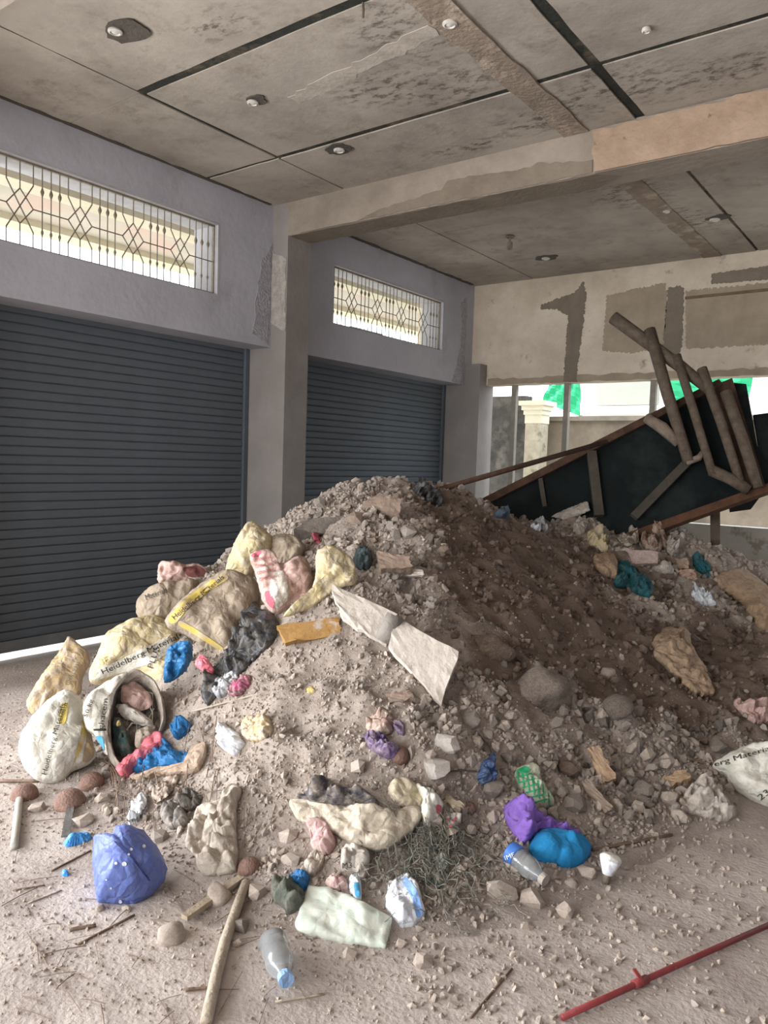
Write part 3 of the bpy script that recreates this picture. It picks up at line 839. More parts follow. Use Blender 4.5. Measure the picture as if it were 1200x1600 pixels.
def decal(name, poly, on, material, off=.005, n=40, rings=5, label=None, rnd=1):
    """flat print on a sack: follows the surface it is on"""
    bv, nrm = SURF[on.name]
    O = smooth_outline(poly, n, rnd); c = O.mean(0)
    q = [c + (o - c) * (k / rings) for k in range(rings, 0, -1) for o in O] + [c]
    V = []
    last = None
    for p in q:
        d = Vector(ray(*p)).normalized(); loc, nn, i, dist = bv.ray_cast(CAMV, d, 40)
        if loc is None: V.append(None); continue
        V.append(np.array(loc) - np.array(d) * off)
    good = [i for i, v in enumerate(V) if v is not None]
    if len(good) < 8: return None
    N_ = len(O); F_ = []
    for k in range(rings - 1):
        for i in range(N_):
            a, b = k * N_ + i, k * N_ + (i + 1) % N_; F_.append((a, b, b + N_, a + N_))
    k = rings - 1
    for i in range(N_): F_.append((k * N_ + i, k * N_ + (i + 1) % N_, len(q) - 1))
    F_ = [f for f in F_ if all(V[i] is not None for i in f)]
    mp = {g: j for j, g in enumerate(good)}
    F_ = [tuple(mp[i] for i in f) for f in F_]
    o = link_mesh(name, [V[g] for g in good], F_, material, on, smooth=True)
    if label: o['label'] = label
    return o
def lettering(text, p0, p1, height, on, material, off=.009):
    """print set along a line on a sack; every letter vertex is laid on the sack's own surface"""
    cu = bpy.data.curves.new('print_text', 'FONT'); cu.body = text; cu.size = 1.0; cu.resolution_u = 2
    ob = bpy.data.objects.new('print_text', cu); COL.objects.link(ob)
    dg = bpy.context.evaluated_depsgraph_get(); me = bpy.data.meshes.new_from_object(ob.evaluated_get(dg))
    bpy.data.objects.remove(ob)
    bm = bmesh.new(); bm.from_mesh(me)
    bmesh.ops.triangulate(bm, faces=bm.faces[:])
    xs_ = [v.co.x for v in bm.verts]; w = max(xs_)
    bv, nrm = SURF[on.name]
    p0 = np.array(p0, float); p1 = np.array(p1, float); d = p1 - p0; L_ = np.linalg.norm(d); d = d / L_; up = np.array([d[1], -d[0]])
    bmesh.ops.subdivide_edges(bm, edges=[e for e in bm.edges if e.calc_length() > .25], cuts=1); bmesh.ops.triangulate(bm, faces=bm.faces[:])
    bm.verts.index_update()
    V = []
    for v in bm.verts:
        px = p0 + d * (v.co.x / w * L_) + up * (v.co.y / .7 * height)
        dr = Vector(ray(*px)).normalized(); loc, *_ = bv.ray_cast(CAMV, dr, 40)
        V.append(None if loc is None else np.array(loc) - np.array(dr) * off)
    F_ = [tuple(x.index for x in f.verts) for f in bm.faces]
    bm.free(); bpy.data.meshes.remove(me)
    F_ = [f for f in F_ if all(V[i] is not None for i in f)]
    ids = sorted({i for f in F_ for i in f})
    if not ids: return None
    mp = {g: j for j, g in enumerate(ids)}
    return link_mesh('print', [V[i] for i in ids], [tuple(mp[i] for i in f) for f in F_], material, on)

def cloth(name, c1, c2=None, dusty=None, rough=.8, bump=.25, k3=(.40, .60), s3=20, crk=.55, **k):
    """sheet material: grimy mottling, dust, and a fine crinkle of creases as relief"""
    if name in MAT: return MAT[name]
    if c2 is None or c2 == c1: c2 = ''.join('%02x' % int(int(c1[i:i + 2], 16) * .84) for i in (0, 2, 4))
    m = mat(name, c1, c2, scale=15, rough=rough, bump=bump, bscale=70, c3=dusty, s3=s3, k3=k3, **k)
    N = m.node_tree.nodes; L = m.node_tree.links; p = N['Principled BSDF']
    tc = N.new('ShaderNodeTexCoord'); nz = N.new('ShaderNodeTexNoise'); nz.inputs['Scale'].default_value = 9
    L.new(tc.outputs['Object'], nz.inputs['Vector'])
    add = N.new('ShaderNodeVectorMath'); add.operation = 'MULTIPLY_ADD'; add.inputs[1].default_value = (.09, .09, .09)
    L.new(nz.outputs['Color'], add.inputs[0]); L.new(tc.outputs['Object'], add.inputs[2])
    vo = N.new('ShaderNodeTexVoronoi'); vo.feature = 'DISTANCE_TO_EDGE'; vo.inputs['Scale'].default_value = 17
    L.new(add.outputs[0], vo.inputs['Vector'])
    b = N.new('ShaderNodeBump'); b.inputs['Strength'].default_value = crk; b.inputs['Distance'].default_value = .03
    L.new(vo.outputs['Distance'], b.inputs['Height'])
    old = p.inputs['Normal'].links
    if old: L.new(old[0].from_socket, b.inputs['Normal'])
    L.new(b.outputs[0], p.inputs['Normal'])
    return m
DUST = 'b5a698'
C_SACKTAN = cloth('tan_sack_weave', 'c4ac7f', 'ad9669', DUST)
C_SACKCREAM = cloth('cream_sack_weave', 'dddbd0', 'cbc8bb', 'bfb6a6', k3=(.5, .72), crk=.4)
C_SACKYEL = cloth('yellow_sack_weave', 'cdbd90', 'b8a77c', 'beb29b')
C_SACKGREY = cloth('dust_caked_sack', 'a3937d', '8d7f6e', '9c8f80')
C_PINKPAPER = cloth('pink_paper', 'd3b3aa', 'bd9d96', 'a98f84')
C_INK = mat('black_print', '37342f', '47433d', scale=40, bump=0)
C_YELINK = mat('yellow_print', 'c9b055', 'b29d55', scale=25, bump=0, c3=DUST, s3=12, k3=(.5, .65))
C_BLUEINK = mat('blue_print', '5aa7cf', '4c97c2', scale=30, bump=0)
C_REDINK = mat('red_print', 'c0566a', 'b0646c', scale=30, bump=0)
C_BLACKPL = cloth('black_plastic', '2c2d33', '3b3c42', '5c5852', rough=.45, bump=.2)
C_BLUEPL = cloth('blue_plastic', '2f73a8', '245d8d', '7b8791', rough=.4, k3=(.6, .75))
C_LBLUE = cloth('light_blue_wrapper', '4f9be0', '3a84cc', rough=.35)
C_TUBBLUE = cloth('violet_blue_bag', '6676b4', '5b6aa6', '8081a0', rough=.5, bump=.15, k3=(.6, .75))
C_TEAL = cloth('teal_cloth', '1f6672', '185560', '3e6264')
C_BLUECLOTH = cloth('bright_blue_cloth', '2a88bf', '2279ad', rough=.95, crk=.2)
C_PURPLE = cloth('purple_cloth', '8d6cc0', '7b5bad', '8d7c9d', k3=(.6, .75))
C_DARKPURPLE = cloth('dark_purple_plastic', '4d3a66', '5f4b78', '8a7a83', rough=.4)
C_WHITEPL = cloth('white_plastic', 'e3e6ea', 'd4d8de', rough=.5, bump=.1)
C_WHITECL = cloth('dusty_white_cloth', 'd1ccc3', 'b9b2a7', 'a89c90')
C_CREAMCL = cloth('dusty_cream_cloth', 'c9c0b2', 'b2a89a', 'a4988c')
C_PALEGREEN = cloth('pale_green_sack', 'd3ddd0', 'c8d3c6', 'd6d8cb', bump=.1, crk=.15)
C_PINK = cloth('pink_plastic', 'e0808a', 'd06f7b', rough=.5)
C_MAGENTA = cloth('magenta_cloth', 'a8476e', '8f4863', 'a08a86')
C_PINKCL = cloth('dusty_pink_cloth', 'c9a0a2', 'b98f92', 'b5a398')
C_DKGREEN = cloth('dark_green_cloth', '545d52', '464e45', '6f6b62')
C_GREYRAG = cloth('grey_rag', '7f7c78', '6b6865', '8f867d')
C_CARD = cloth('cardboard', 'a8917c', '95806d', 'b29f8e')
C_CLEAR = cloth('clear_film', 'b3b4b6', '9fa1a4', rough=.3)
C_GREENCHK = cloth('pale_green_bag', 'c1cdb6', 'aebca3', 'a79f8e')
C_GREENINK = mat('green_print', '2f9a69', '3aa873', scale=30, bump=0)
C_TANPAPER = cloth('tan_paper', 'b79b7d', 'a3886c', '9b8672')
C_BOARD = mat('plasterboard', 'd6cdc2', 'c2b8ac', scale=9, bump=.3, bscale=40, c3='94887c', s3=6, k3=(.55, .68))

GS = 'dusty cement sacks heaped before the shutter'
# sacks by the shutter, rear ones first
def sack(poly, m, label, puff=.12, foot=None, lean=.35, back=None, group=GS, name='cement_sack', **k):
    return soft(name, poly, m, puff=puff, crease=k.pop('crease', .03), csc=k.pop('csc', 5), label=label, cat='sack', group=group, plane=(foot, lean) if foot else None, back=back if back is not None else puff * .8, n=84, rings=16, **k)
s6 = sack([(213, 962), (212, 940), (225, 924), (245, 917), (270, 911), (300, 908), (318, 912), (300, 950), (262, 975), (235, 978)], C_SACKGREY, 'grey dust caked sack lying behind the yellow banded sack', foot=(262, 975))
lettering('Materials', (228, 938), (262, 925), 9, s6, C_INK)
s7 = soft('paper_bag', [(245, 912), (247, 878), (270, 876), (290, 884), (310, 880), (325, 890), (322, 902), (300, 910), (268, 913)], C_PINKPAPER, .06, .03, 9, 'crumpled pinkish paper bag on top of the grey sack', 'bag', plane=((268, 925), .3), back=.06)
decal('dark_patch', [(283, 887), (310, 883), (322, 891), (320, 900), (295, 903)], s7, mat('maroon_print', '7d4f4c', '6b4543', scale=20), n=30)
s8 = sack([(390, 810), (418, 831), (430, 845), (425, 862), (398, 875), (397, 905), (380, 905), (351, 895), (356, 872), (371, 837)], C_SACKYEL, 'upright pointed yellow sack beside the square column', foot=(395, 915), lean=.15, rnd=1)
s10 = sack([(420, 838), (440, 833), (463, 837), (480, 855), (470, 880), (440, 890), (420, 870)], C_SACKGREY, 'brown dusty sack behind the pink paper bag', foot=(440, 890), lean=.2)
s5 = sack([(256, 968), (285, 935), (320, 908), (350, 893), (378, 898), (402, 908), (407, 935), (397, 965), (375, 990), (357, 1030), (320, 1012), (285, 987), (262, 982)], C_SACKGREY, 'brown grey sack with a yellow band along its upper edge', puff=.16, foot=(330, 1015), lean=.4)
decal('yellow_band', [(260, 968), (287, 937), (322, 911), (350, 896), (360, 903), (330, 921), (296, 948), (272, 977)], s5, C_YELINK, n=50)
lettering('Heidelberg Materials', (272, 969), (351, 903), 8, s5, C_INK)
decal('yellow_band', [(280, 968), (310, 985), (352, 1014), (350, 1022), (305, 992), (276, 976)], s5, C_YELINK, n=40)
s9 = soft('paper_bag', [(388, 868), (408, 858), (428, 860), (434, 883), (452, 878), (466, 868), (482, 874), (491, 912), (486, 936), (458, 948), (428, 963), (410, 941), (402, 907)], C_PINKPAPER, .10, .035, 7, 'pink and white paper bag with red print beside the yellow sack', 'bag', plane=((435, 962), .25), back=.1, n=84, rings=16)
decal('red_stripe', [(390, 868), (405, 860), (410, 863), (398, 872)], s9, C_REDINK, n=24)
decal('red_stripe', [(413, 925), (420, 922), (430, 940), (426, 952), (416, 942)], s9, C_REDINK, n=24)
decal('white_panel', [(425, 895), (440, 890), (448, 900), (452, 935), (432, 955), (420, 925)], s9, C_WHITECL, n=30)
for k in range(4): lettering('CEMENT BAG', (396 + k * 3, 878 + k * 10), (424 + k * 3, 872 + k * 10), 5, s9, mat('faded_red_print', 'a3565e', 'b06a6c', scale=30, bump=0))
s11 = sack([(493, 862), (513, 851), (533, 858), (554, 876), (558, 913), (533, 918), (517, 928), (487, 950), (443, 966), (443, 960), (473, 940), (487, 922), (493, 900)], C_SACKYEL, 'empty yellow sack draped over the white plaster slab', puff=.05, foot=(500, 945), lean=.3, centre=(517, 895), name='empty_sack')
s3 = sack([(205, 972), (250, 966), (277, 985), (293, 1005), (290, 1030), (298, 1060), (290, 1090), (262, 1092), (225, 1062), (185, 1052), (140, 1070), (138, 1050), (153, 1020), (162, 993), (185, 978)], C_SACKYEL, 'large yellow and cream sack lying behind the open sack', puff=.15, foot=(230, 1075), lean=.5, centre=(220, 1020))
decal('cream_panel', [(142, 1066), (142, 1050), (190, 1030), (280, 985), (290, 1003), (240, 1035), (188, 1052)], s3, C_SACKCREAM, n=50)
lettering('Heidelberg Materials', (160, 1055), (286, 995), 9, s3, C_INK)
lettering('3E', (157, 1040), (170, 1034), 10, s3, C_YELINK)
lettering('PLUS', (238, 1046), (250, 1012), 9, s3, C_INK)
s1 = sack([(107, 992), (119, 1003), (136, 1015), (143, 1035), (128, 1060), (128, 1085), (95, 1095), (60, 1120), (50, 1118), (39, 1099), (55, 1070), (80, 1035), (99, 1008)], C_SACKTAN, 'tan sack with a pointed corner nearest the shutter gap', puff=.11, foot=(70, 1118), lean=.3, centre=(98, 1055))
lettering('GHACEM', (107, 1072), (124, 1040), 7, s1, mat('grey_print', '77736a', '666259', scale=30, bump=0))
s2 = sack([(95, 1080), (112, 1079), (128, 1092), (133, 1112), (143, 1150), (152, 1182), (135, 1197), (110, 1207), (95, 1223), (75, 1225), (55, 1218), (38, 1201), (28, 1175), (30, 1155), (45, 1128), (70, 1100)], C_SACKCREAM, 'full cream cement sack with black print standing at the heap\'s left foot', puff=.15, foot=(90, 1222), lean=.35, centre=(90, 1155), back=.12)
decal('yellow_band', [(118, 1185), (127, 1140), (130, 1120), (137, 1140), (128, 1170), (112, 1200)], s2, C_YELINK, n=30)
decal('yellow_band', [(90, 1130), (97, 1098), (108, 1098), (102, 1132)], s2, mat('soft_yellow_print', 'd9c46a', 'ccb85f', scale=30, bump=0), n=30)
lettering('Heidelberg Materials', (72, 1212), (102, 1100), 8, s2, C_INK)
lettering('cement', (95, 1132), (106, 1098), 6, s2, C_INK)
decal('tan_side', [(137, 1130), (150, 1180), (135, 1193), (128, 1188), (135, 1160)], s2, C_SACKTAN, n=30)

# the open sack with rubbish in its mouth
rim = [(185, 1060), (214, 1050), (238, 1064), (252, 1092), (256, 1125), (246, 1152), (220, 1178), (196, 1206), (180, 1190), (170, 1152), (171, 1110), (176, 1080)]
OUTLINES.append(np.array([(140, 1080), (185, 1050), (215, 1045), (255, 1075), (270, 1115), (255, 1160), (196, 1210), (160, 1170), (128, 1105)], float))
fh = cast(200, 1205)[0]; d0 = depth_of(fh)
view = -_unit(ray(212, 1125)); nr_ = _unit(view * .75 + np.array([0, 0, .35]))
def on_pl(px, py, off=0.0):
    r = ray(px, py); p = CAM + r * (np.dot(fh - CAM, nr_) / np.dot(r, nr_)); return p + nr_ * off
R0 = smooth_outline(rim, 40); rc = R0.mean(0)
V = []; Fq = []
prof_ = [(.93, -.05), (.97, .012), (1.0, .02), (1.06, .0), (1.12, -.06), (1.16, -.15), (1.08, -.26), (.8, -.34), (.35, -.37)]
inner = [(.80, -.16), (.88, -.10)]
ringsP = inner + prof_
for s_, off in ringsP:
    for i, p in enumerate(R0):
        q = rc + (p - rc) * s_
        P_ = on_pl(*q, off); P_ = P_ + nr_ * .02 * folds(P_, 7, 4) + nr_ * (.012 * math.sin(i * 1.1))
        V.append(P_)
nR = len(R0)
for k in range(len(ringsP) - 1):
    for i in range(nR): Fq.append((k * nR + i, k * nR + (i + 1) % nR, (k + 1) * nR + (i + 1) % nR, (k + 1) * nR + i))
Fq.append(tuple((len(ringsP) - 1) * nR + i for i in range(nR)))
open_sack = link_mesh('open_sack', V, Fq, cloth('dusty_white_sack', 'c4bcb0', 'aaa196', '958a7e'), smooth=True)
tag(open_sack, 'open white sack spilling rags, netting and rubble at its mouth', 'sack', GS)
SURF[open_sack.name] = (BVHTree.FromPolygons([tuple(v) for v in V], Fq), nr_)
# contents, a crumpled fill inside the mouth
def fill(px, scale, off, m, name, seed):
    O = smooth_outline(px, 36); c = O.mean(0); vv = []; rr = 8
    for k in range(rr, 0, -1):
        for p in O:
            q = c + (p - c) * k / rr; P_ = on_pl(*q, off); vv.append(P_ + nr_ * (.05 * (1 - (k / rr) ** 2) + .05 * folds(P_, 11, seed)))
    vv.append(on_pl(*c, off + .06)); fq = []
    for k in range(rr - 1):
        for i in range(36): fq.append((k * 36 + i, k * 36 + (i + 1) % 36, (k + 1) * 36 + (i + 1) % 36, (k + 1) * 36 + i))
    for i in range(36): fq.append(((rr - 1) * 36 + i, (rr - 1) * 36 + (i + 1) % 36, len(vv) - 1))
    return link_mesh(name, vv, fq, m, open_sack, smooth=True)
fill([(x * .96 + rc[0] * .04, y * .96 + rc[1] * .04) for x, y in rim], 1, -.13, cloth('sack_fill', '6f675e', '544e48', '8b8177'), 'rubble_fill', 2)
fill([(190, 1065), (215, 1060), (235, 1080), (240, 1100), (215, 1110), (188, 1095)], 1, -.07, C_PINKPAPER, 'paper_wad', 9)
fill([(180, 1095), (200, 1100), (235, 1120), (245, 1140), (215, 1130), (185, 1112)], 1, -.05, C_WHITECL, 'rag', 14)
fill([(174, 1115), (190, 1115), (205, 1150), (212, 1180), (195, 1185), (178, 1160)], 1, -.07, cloth('green_net_rag', '3b5a58', '2f4644', '6d6a62'), 'net_rag', 21)
fill([(212, 1140), (235, 1135), (243, 1150), (222, 1172), (210, 1168)], 1, -.03, cloth('pale_dust_clod', 'b7a99b', 'a3968a'), 'dust_clod', 33)
fill([(181, 1133), (187, 1130), (190, 1138), (183, 1141)], 1, .0, C_YELINK, 'yellow_cap', 3)
bits = MB(); rb_ = np.random.default_rng(41)
for k in range(70):
    q = rc + (R0[rb_.integers(40)] - rc) * rb_.uniform(0, .82); P_ = on_pl(*q, rb_.uniform(-.12, -.05)); a = rb_.normal(size=(3, 3)); a, _ = np.linalg.qr(a); r_ = rb_.uniform(.006, .02)
    bits.add([P_ + a @ (np.array(v) * r_) for v in ((1, 0, 0), (-1, .2, 0), (0, 1, .2), (.1, -1, 0), (0, 0, .9), (.2, 0, -1))], [(0, 2, 4), (2, 1, 4), (1, 3, 4), (3, 0, 4), (2, 0, 5), (1, 2, 5), (3, 1, 5), (0, 3, 5)])
tag(bits.build('rubble_bits', cloth('sack_bits', '8d8177', '756a61'), open_sack), kind='stuff')
mb = MB()
for k in range(9):
    a_, b_ = R0[rb_.integers(40)], R0[rb_.integers(40)]; q0 = rc + (a_ - rc) * .7; q1 = rc + (b_ - rc) * .75; qm = (q0 + q1) / 2 + rb_.normal(0, 8, 2)
    mb.tube([on_pl(*q0, -.06), on_pl(*qm, -.03), on_pl(*q1, -.05)], rb_.uniform(.002, .005), 5)
tag(mb.build('loose_strands', C_WHITECL, open_sack), kind='stuff')
# printed flap folded outwards
flap = soft('flap', [(205, 1048), (186, 1064), (178, 1090), (171, 1115), (167, 1150), (169, 1186), (150, 1152), (133, 1138), (127, 1106), (140, 1082), (165, 1066), (185, 1055)], C_SACKCREAM, .03, .02, 7, parent=open_sack, plane=((196, 1206), .3, .05), back=.03, centre=(155, 1110), mask=False)
lettering('ghacem', (161, 1140), (169, 1092), 9, flap, C_INK)
lettering('50 kg', (136, 1122), (146, 1094), 7, flap, C_INK)
decal('blue_panel', [(149, 1150), (161, 1150), (163, 1176), (158, 1172), (150, 1158)], flap, C_BLUEINK, n=24)
decal('black_line', [(146, 1139), (166, 1138), (166, 1142), (146, 1142)], flap, C_INK, n=20, rnd=0)

# plastic and cloth round the sacks
soft('plastic_bag', [(262, 1010), (285, 1002), (302, 1005), (301, 1030), (290, 1050), (270, 1065), (255, 1068), (256, 1040)], C_BLUEPL, .05, .04, 9, 'crumpled blue plastic bag over the yellow and cream sack', 'bag', plane=((262, 1080), .35, .16), back=.03)
soft('plastic_strip', [(303, 1038), (312, 1022), (321, 1026), (336, 1046), (330, 1058), (318, 1050)], C_PINK, .02, .02, 14, 'pink plastic strip between blue bag and black bags', 'plastic', plane=((320, 1062), .35, .12), back=.02)
soft('plastic_bag', [(395, 952), (425, 958), (437, 975), (430, 1003), (400, 1030), (372, 1060), (342, 1085), (326, 1106), (317, 1092), (323, 1060), (352, 1030), (372, 995)], C_BLACKPL, .06, .07, 8, 'torn black plastic bags strewn beside the brown grey sack', 'bag', n=90, rings=16, lift=.02)
soft('plastic_film', [(333, 1083), (348, 1062), (374, 1052), (372, 1072), (358, 1085), (342, 1094)], C_CLEAR, .03, .03, 13, 'dusty clear plastic film below the black bags', 'plastic', lift=.02)
soft('cloth', [(356, 1086), (368, 1066), (394, 1054), (392, 1072), (374, 1090)], C_MAGENTA, .03, .03, 12, 'small magenta cloth at the foot of black bags', 'cloth', lift=.015)
soft('paper', [(344, 1140), (352, 1129), (359, 1140), (374, 1146), (383, 1165), (370, 1184), (356, 1176), (345, 1160)], C_WHITEPL, .03, .025, 14, 'crumpled bright white paper lying on the pale dust', 'paper', lift=.02, rnd=0)
soft('paper', [(378, 1133), (398, 1122), (420, 1118), (429, 1145), (410, 1158), (390, 1163), (379, 1150)], cloth('yellowed_paper', 'c9b48a', 'b79d6d', DUST), .03, .02, 12, 'yellowed paper scrap right beside the white paper', 'paper', lift=.015)
soft('wrapper', [(480, 1077), (490, 1074), (495, 1081), (487, 1086), (481, 1084)], C_YELINK, .012, .006, 20, 'tiny yellow wrapper on the dust slope', 'wrapper', n=24, rings=5)
soft('plastic_bag', [(266, 1138), (284, 1129), (302, 1132), (292, 1150), (275, 1158)], C_BLUEPL, .03, .03, 12, 'small blue plastic scrap beside the open sack', 'bag', lift=.02)
soft('plastic_bag', [(203, 1208), (232, 1186), (258, 1176), (262, 1158), (275, 1178), (302, 1180), (290, 1196), (262, 1204), (235, 1207)], C_BLUEPL, .035, .035, 11, 'flattened blue plastic bag under the pink strip of the open sack', 'bag', lift=.02)
soft('plastic_strip', [(186, 1212), (203, 1197), (230, 1180), (246, 1156), (257, 1152), (259, 1172), (240, 1183), (215, 1203), (195, 1219)], C_PINK, .02, .015, 12, 'long pink plastic strip along the mouth of the open sack', 'plastic', lift=.05)
soft('cardboard', [(303, 1172), (326, 1162), (321, 1190), (309, 1210), (240, 1216), (200, 1221), (240, 1210), (285, 1204)], C_CARD, .006, .008, 10, 'brown cardboard piece below the blue plastic', 'cardboard', lift=.03, centre=(300, 1195))
soft('cloth', [(236, 1245), (250, 1223), (283, 1214), (268, 1248), (243, 1264)], cloth('brown_fibre', '8b7b70', '73655b', DUST), .02, .02, 14, 'brown fibrous leaf scrap above the violet blue bag', 'leaf', lift=.02)
soft('plastic_bag', [(198, 1290), (208, 1262), (222, 1242), (233, 1258), (218, 1284)], C_WHITEPL, .025, .025, 14, 'white plastic scrap behind the violet blue bag', 'plastic', lift=.02)
soft('cloth', [(250, 1277), (262, 1258), (278, 1254), (296, 1280), (292, 1292), (268, 1300)], C_GREYRAG, .03, .025, 12, 'grey rag beside the cream dusty cloth', 'cloth', lift=.02)
soft('cloth', [(272, 1250), (296, 1238), (318, 1246), (312, 1262), (292, 1272)], cloth('dark_rag', '57544f', '45423f', '7a726a'), .025, .03, 12, 'dark rag between grey rag and dust', 'cloth', lift=.015)
tub = soft('plastic_bag', [(146, 1309), (160, 1307), (173, 1311), (180, 1295), (200, 1292), (227, 1302), (250, 1332), (262, 1357), (257, 1377), (233, 1401), (213, 1413), (187, 1413), (152, 1409), (148, 1387), (144, 1347)], C_TUBBLUE, .16, .022, 3.5, 'big violet blue plastic bag sitting on the floor', 'bag', plane=((200, 1412), .35), back=.12, power=1.8, rnd=0, n=90, rings=18)
decal('seam', [(178, 1312), (200, 1328), (222, 1356), (236, 1376), (234, 1378), (219, 1358), (198, 1331), (177, 1315)], tub, mat('seam_blue', '3b4679', '3b4679'), n=40, rings=2)
for k, (x, y, r) in enumerate(((181, 1349, 2.5), (194, 1350, 4), (205, 1327, 2.5), (225, 1322, 3), (173, 1388, 2), (188, 1409, 3), (201, 1335, 2), (166, 1375, 1.5))):
    decal('paint_spot', [(x + r * math.cos(a), y + r * math.sin(a)) for a in np.linspace(0, 6.28, 8)[:-1]], tub, C_WHITEPL, n=10, rings=2)
soft('wrapper', [(99, 1316), (118, 1307), (140, 1302), (144, 1312), (125, 1320), (103, 1324)], C_LBLUE, .025, .012, 14, 'light blue wrapper beside the violet blue bag', 'wrapper')
soft('bottle_cap', [(95, 1365), (101, 1361), (108, 1364), (107, 1369), (99, 1370)], C_LBLUE, .012, .0, 10, 'small blue bottle cap on the floor by the violet bag', 'cap', n=18, rings=5)
soft('cloth', [(360, 1228), (380, 1234), (372, 1260), (370, 1300), (373, 1350), (370, 1365), (340, 1369), (318, 1370), (308, 1355), (310, 1345), (290, 1325), (298, 1300), (308, 1275), (325, 1262), (345, 1255)], C_CREAMCL, .05, .045, 9, 'dusty cream cloth in long folds left of the tarpaulin', 'cloth', lift=.02, n=96, rings=18, centre=(340, 1310))
soft('tarpaulin', [(450, 1256), (480, 1255), (520, 1262), (560, 1265), (600, 1268), (630, 1272), (655, 1270), (660, 1285), (646, 1310), (612, 1331), (590, 1339), (560, 1326), (530, 1310), (500, 1300), (465, 1292)], cloth('dusty_tarpaulin', 'cbc3b0', 'b9ae9a', 'b5a898'), .02, .025, 7, 'dust covered cream tarpaulin sheet on the front of the heap', 'sheet', n=96, rings=16, lift=.02)
soft('plastic_bag', [(466, 1253), (490, 1240), (505, 1222), (520, 1224), (535, 1244), (550, 1241), (570, 1238), (592, 1256), (590, 1264), (540, 1264), (500, 1259)], cloth('grey_black_plastic', '4b4b55', '3a3a42', '8d8379', rough=.4), .05, .05, 10, 'torn black plastic poking up behind the tarpaulin', 'bag', lift=.02, rnd=0)
soft('cloth', [(478, 1290), (505, 1283), (516, 1295), (527, 1320), (512, 1341), (490, 1332), (488, 1305)], C_PINKCL, .03, .025, 11, 'dusty pink cloth over the tarpaulin edge', 'cloth', lift=.035)
soft('cloth', [(473, 1357), (490, 1332), (508, 1341), (500, 1360), (488, 1373)], C_CREAMCL, .02, .015, 11, 'pale cloth flap under the pink cloth', 'cloth', lift=.02)
sc = soft('sachet', [(534, 1330), (557, 1325), (578, 1336), (576, 1368), (562, 1379), (555, 1364), (531, 1360)], C_WHITECL, .04, .025, 11, 'crumpled white sachet with M3 print below the tarpaulin', 'sachet', lift=.02)
lettering('M3', (534, 1357), (550, 1356), 9, sc, C_INK)
soft('plastic_bag', [(604, 1236), (612, 1220), (630, 1217), (650, 1230), (662, 1258), (642, 1269), (620, 1260)], cloth('pale_yellow_bag', 'cfc4a6', 'bcb093', DUST), .06, .015, 6, 'rounded cream bag bulging above the tarpaulin', 'bag', lift=.02)
rp = soft('sack', [(646, 1228), (665, 1235), (693, 1258), (686, 1281), (665, 1293), (654, 1277), (660, 1255)], C_SACKCREAM, .04, .025, 9, 'cream sack end with a red mark beside the rounded cream bag', 'sack', lift=.02)
decal('red_mark', [(682, 1256), (691, 1259), (688, 1272), (682, 1272)], rp, C_REDINK, n=16)
pp = soft('paper', [(690, 1272), (714, 1275), (717, 1290), (702, 1301), (692, 1290)], C_WHITECL, .015, .02, 14, 'red speckled paper next to the red marked sack', 'paper', lift=.015)
for x, y in ((700, 1280), (708, 1284), (711, 1279), (704, 1291)): decal('red_speck', [(x - 3, y), (x, y - 3), (x + 3, y), (x, y + 3)], pp, C_REDINK, n=10, rings=2)
soft('plastic_bag', [(568, 1156), (580, 1149), (602, 1154), (612, 1170), (628, 1186), (610, 1191), (590, 1181), (575, 1171)], C_DARKPURPLE, .03, .03, 13, 'dark purple plastic half buried under the plaster slab', 'bag', lift=.015)
soft('plastic_bag', [(614, 1131), (632, 1129), (633, 1152), (621, 1146)], C_DARKPURPLE, .02, .02, 13, 'small dark purple scrap above the brown shell', 'plastic', lift=.015, n=32, rings=8)
soft('cloth', [(582, 1122), (605, 1112), (618, 1126), (612, 1150), (590, 1152), (572, 1142)], cloth('dusty_red_cloth', 'a98b80', '97796f', DUST), .03, .03, 12, 'dusty reddish cloth above the dark purple plastic', 'cloth', lift=.015)
pg = soft('sack', [(482, 1389), (513, 1391), (550, 1406), (613, 1439), (603, 1483), (533, 1474), (467, 1459), (461, 1448)], C_PALEGREEN, .025, .016, 6, 'flat pale green empty sack on the floor in front of the heap', 'sack', lift=.015, rnd=0, n=90, rings=14)
ws = soft('sachet', [(606, 1383), (637, 1367), (654, 1393), (664, 1430), (648, 1448), (627, 1451), (602, 1418)], C_WHITEPL, .03, .02, 9, 'white sachet with a blue stripe beside the pale green sack', 'sachet', lift=.015, rnd=0)
decal('blue_stripe', [(625, 1374), (637, 1369), (653, 1394), (662, 1430), (651, 1436), (645, 1405)], ws, mat('sky_blue_print', '8fb2e6', '82a6dd', scale=20), n=36)
lettering('FULL', (624, 1446), (640, 1441), 7, ws, mat('grey_print2', '8d9097', '8d9097', bump=0))
soft('plastic_bag', [(449, 1376), (468, 1365), (485, 1370), (481, 1386), (474, 1396), (456, 1391)], C_BLUEPL, .03, .03, 12, 'small blue plastic bag above the pale green sack', 'bag', lift=.015)
soft('cloth', [(422, 1388), (438, 1372), (458, 1386), (478, 1402), (472, 1420), (450, 1432), (440, 1416), (428, 1412)], C_DKGREEN, .05, .035, 10, 'dark green cloth beside the pale green sack', 'cloth', lift=.015)
soft('cloth', [(506, 1382), (525, 1370), (542, 1378), (545, 1392), (520, 1394)], C_PINKCL, .02, .02, 12, 'dusty pink scrap just above the pale green sack', 'cloth', lift=.015)
bp = soft('sachet', [(546, 1373), (563, 1369), (566, 1410), (556, 1411), (545, 1390)], C_WHITEPL, .02, .012, 12, 'narrow blue and white sachet behind the pale green sack', 'sachet', lift=.015)
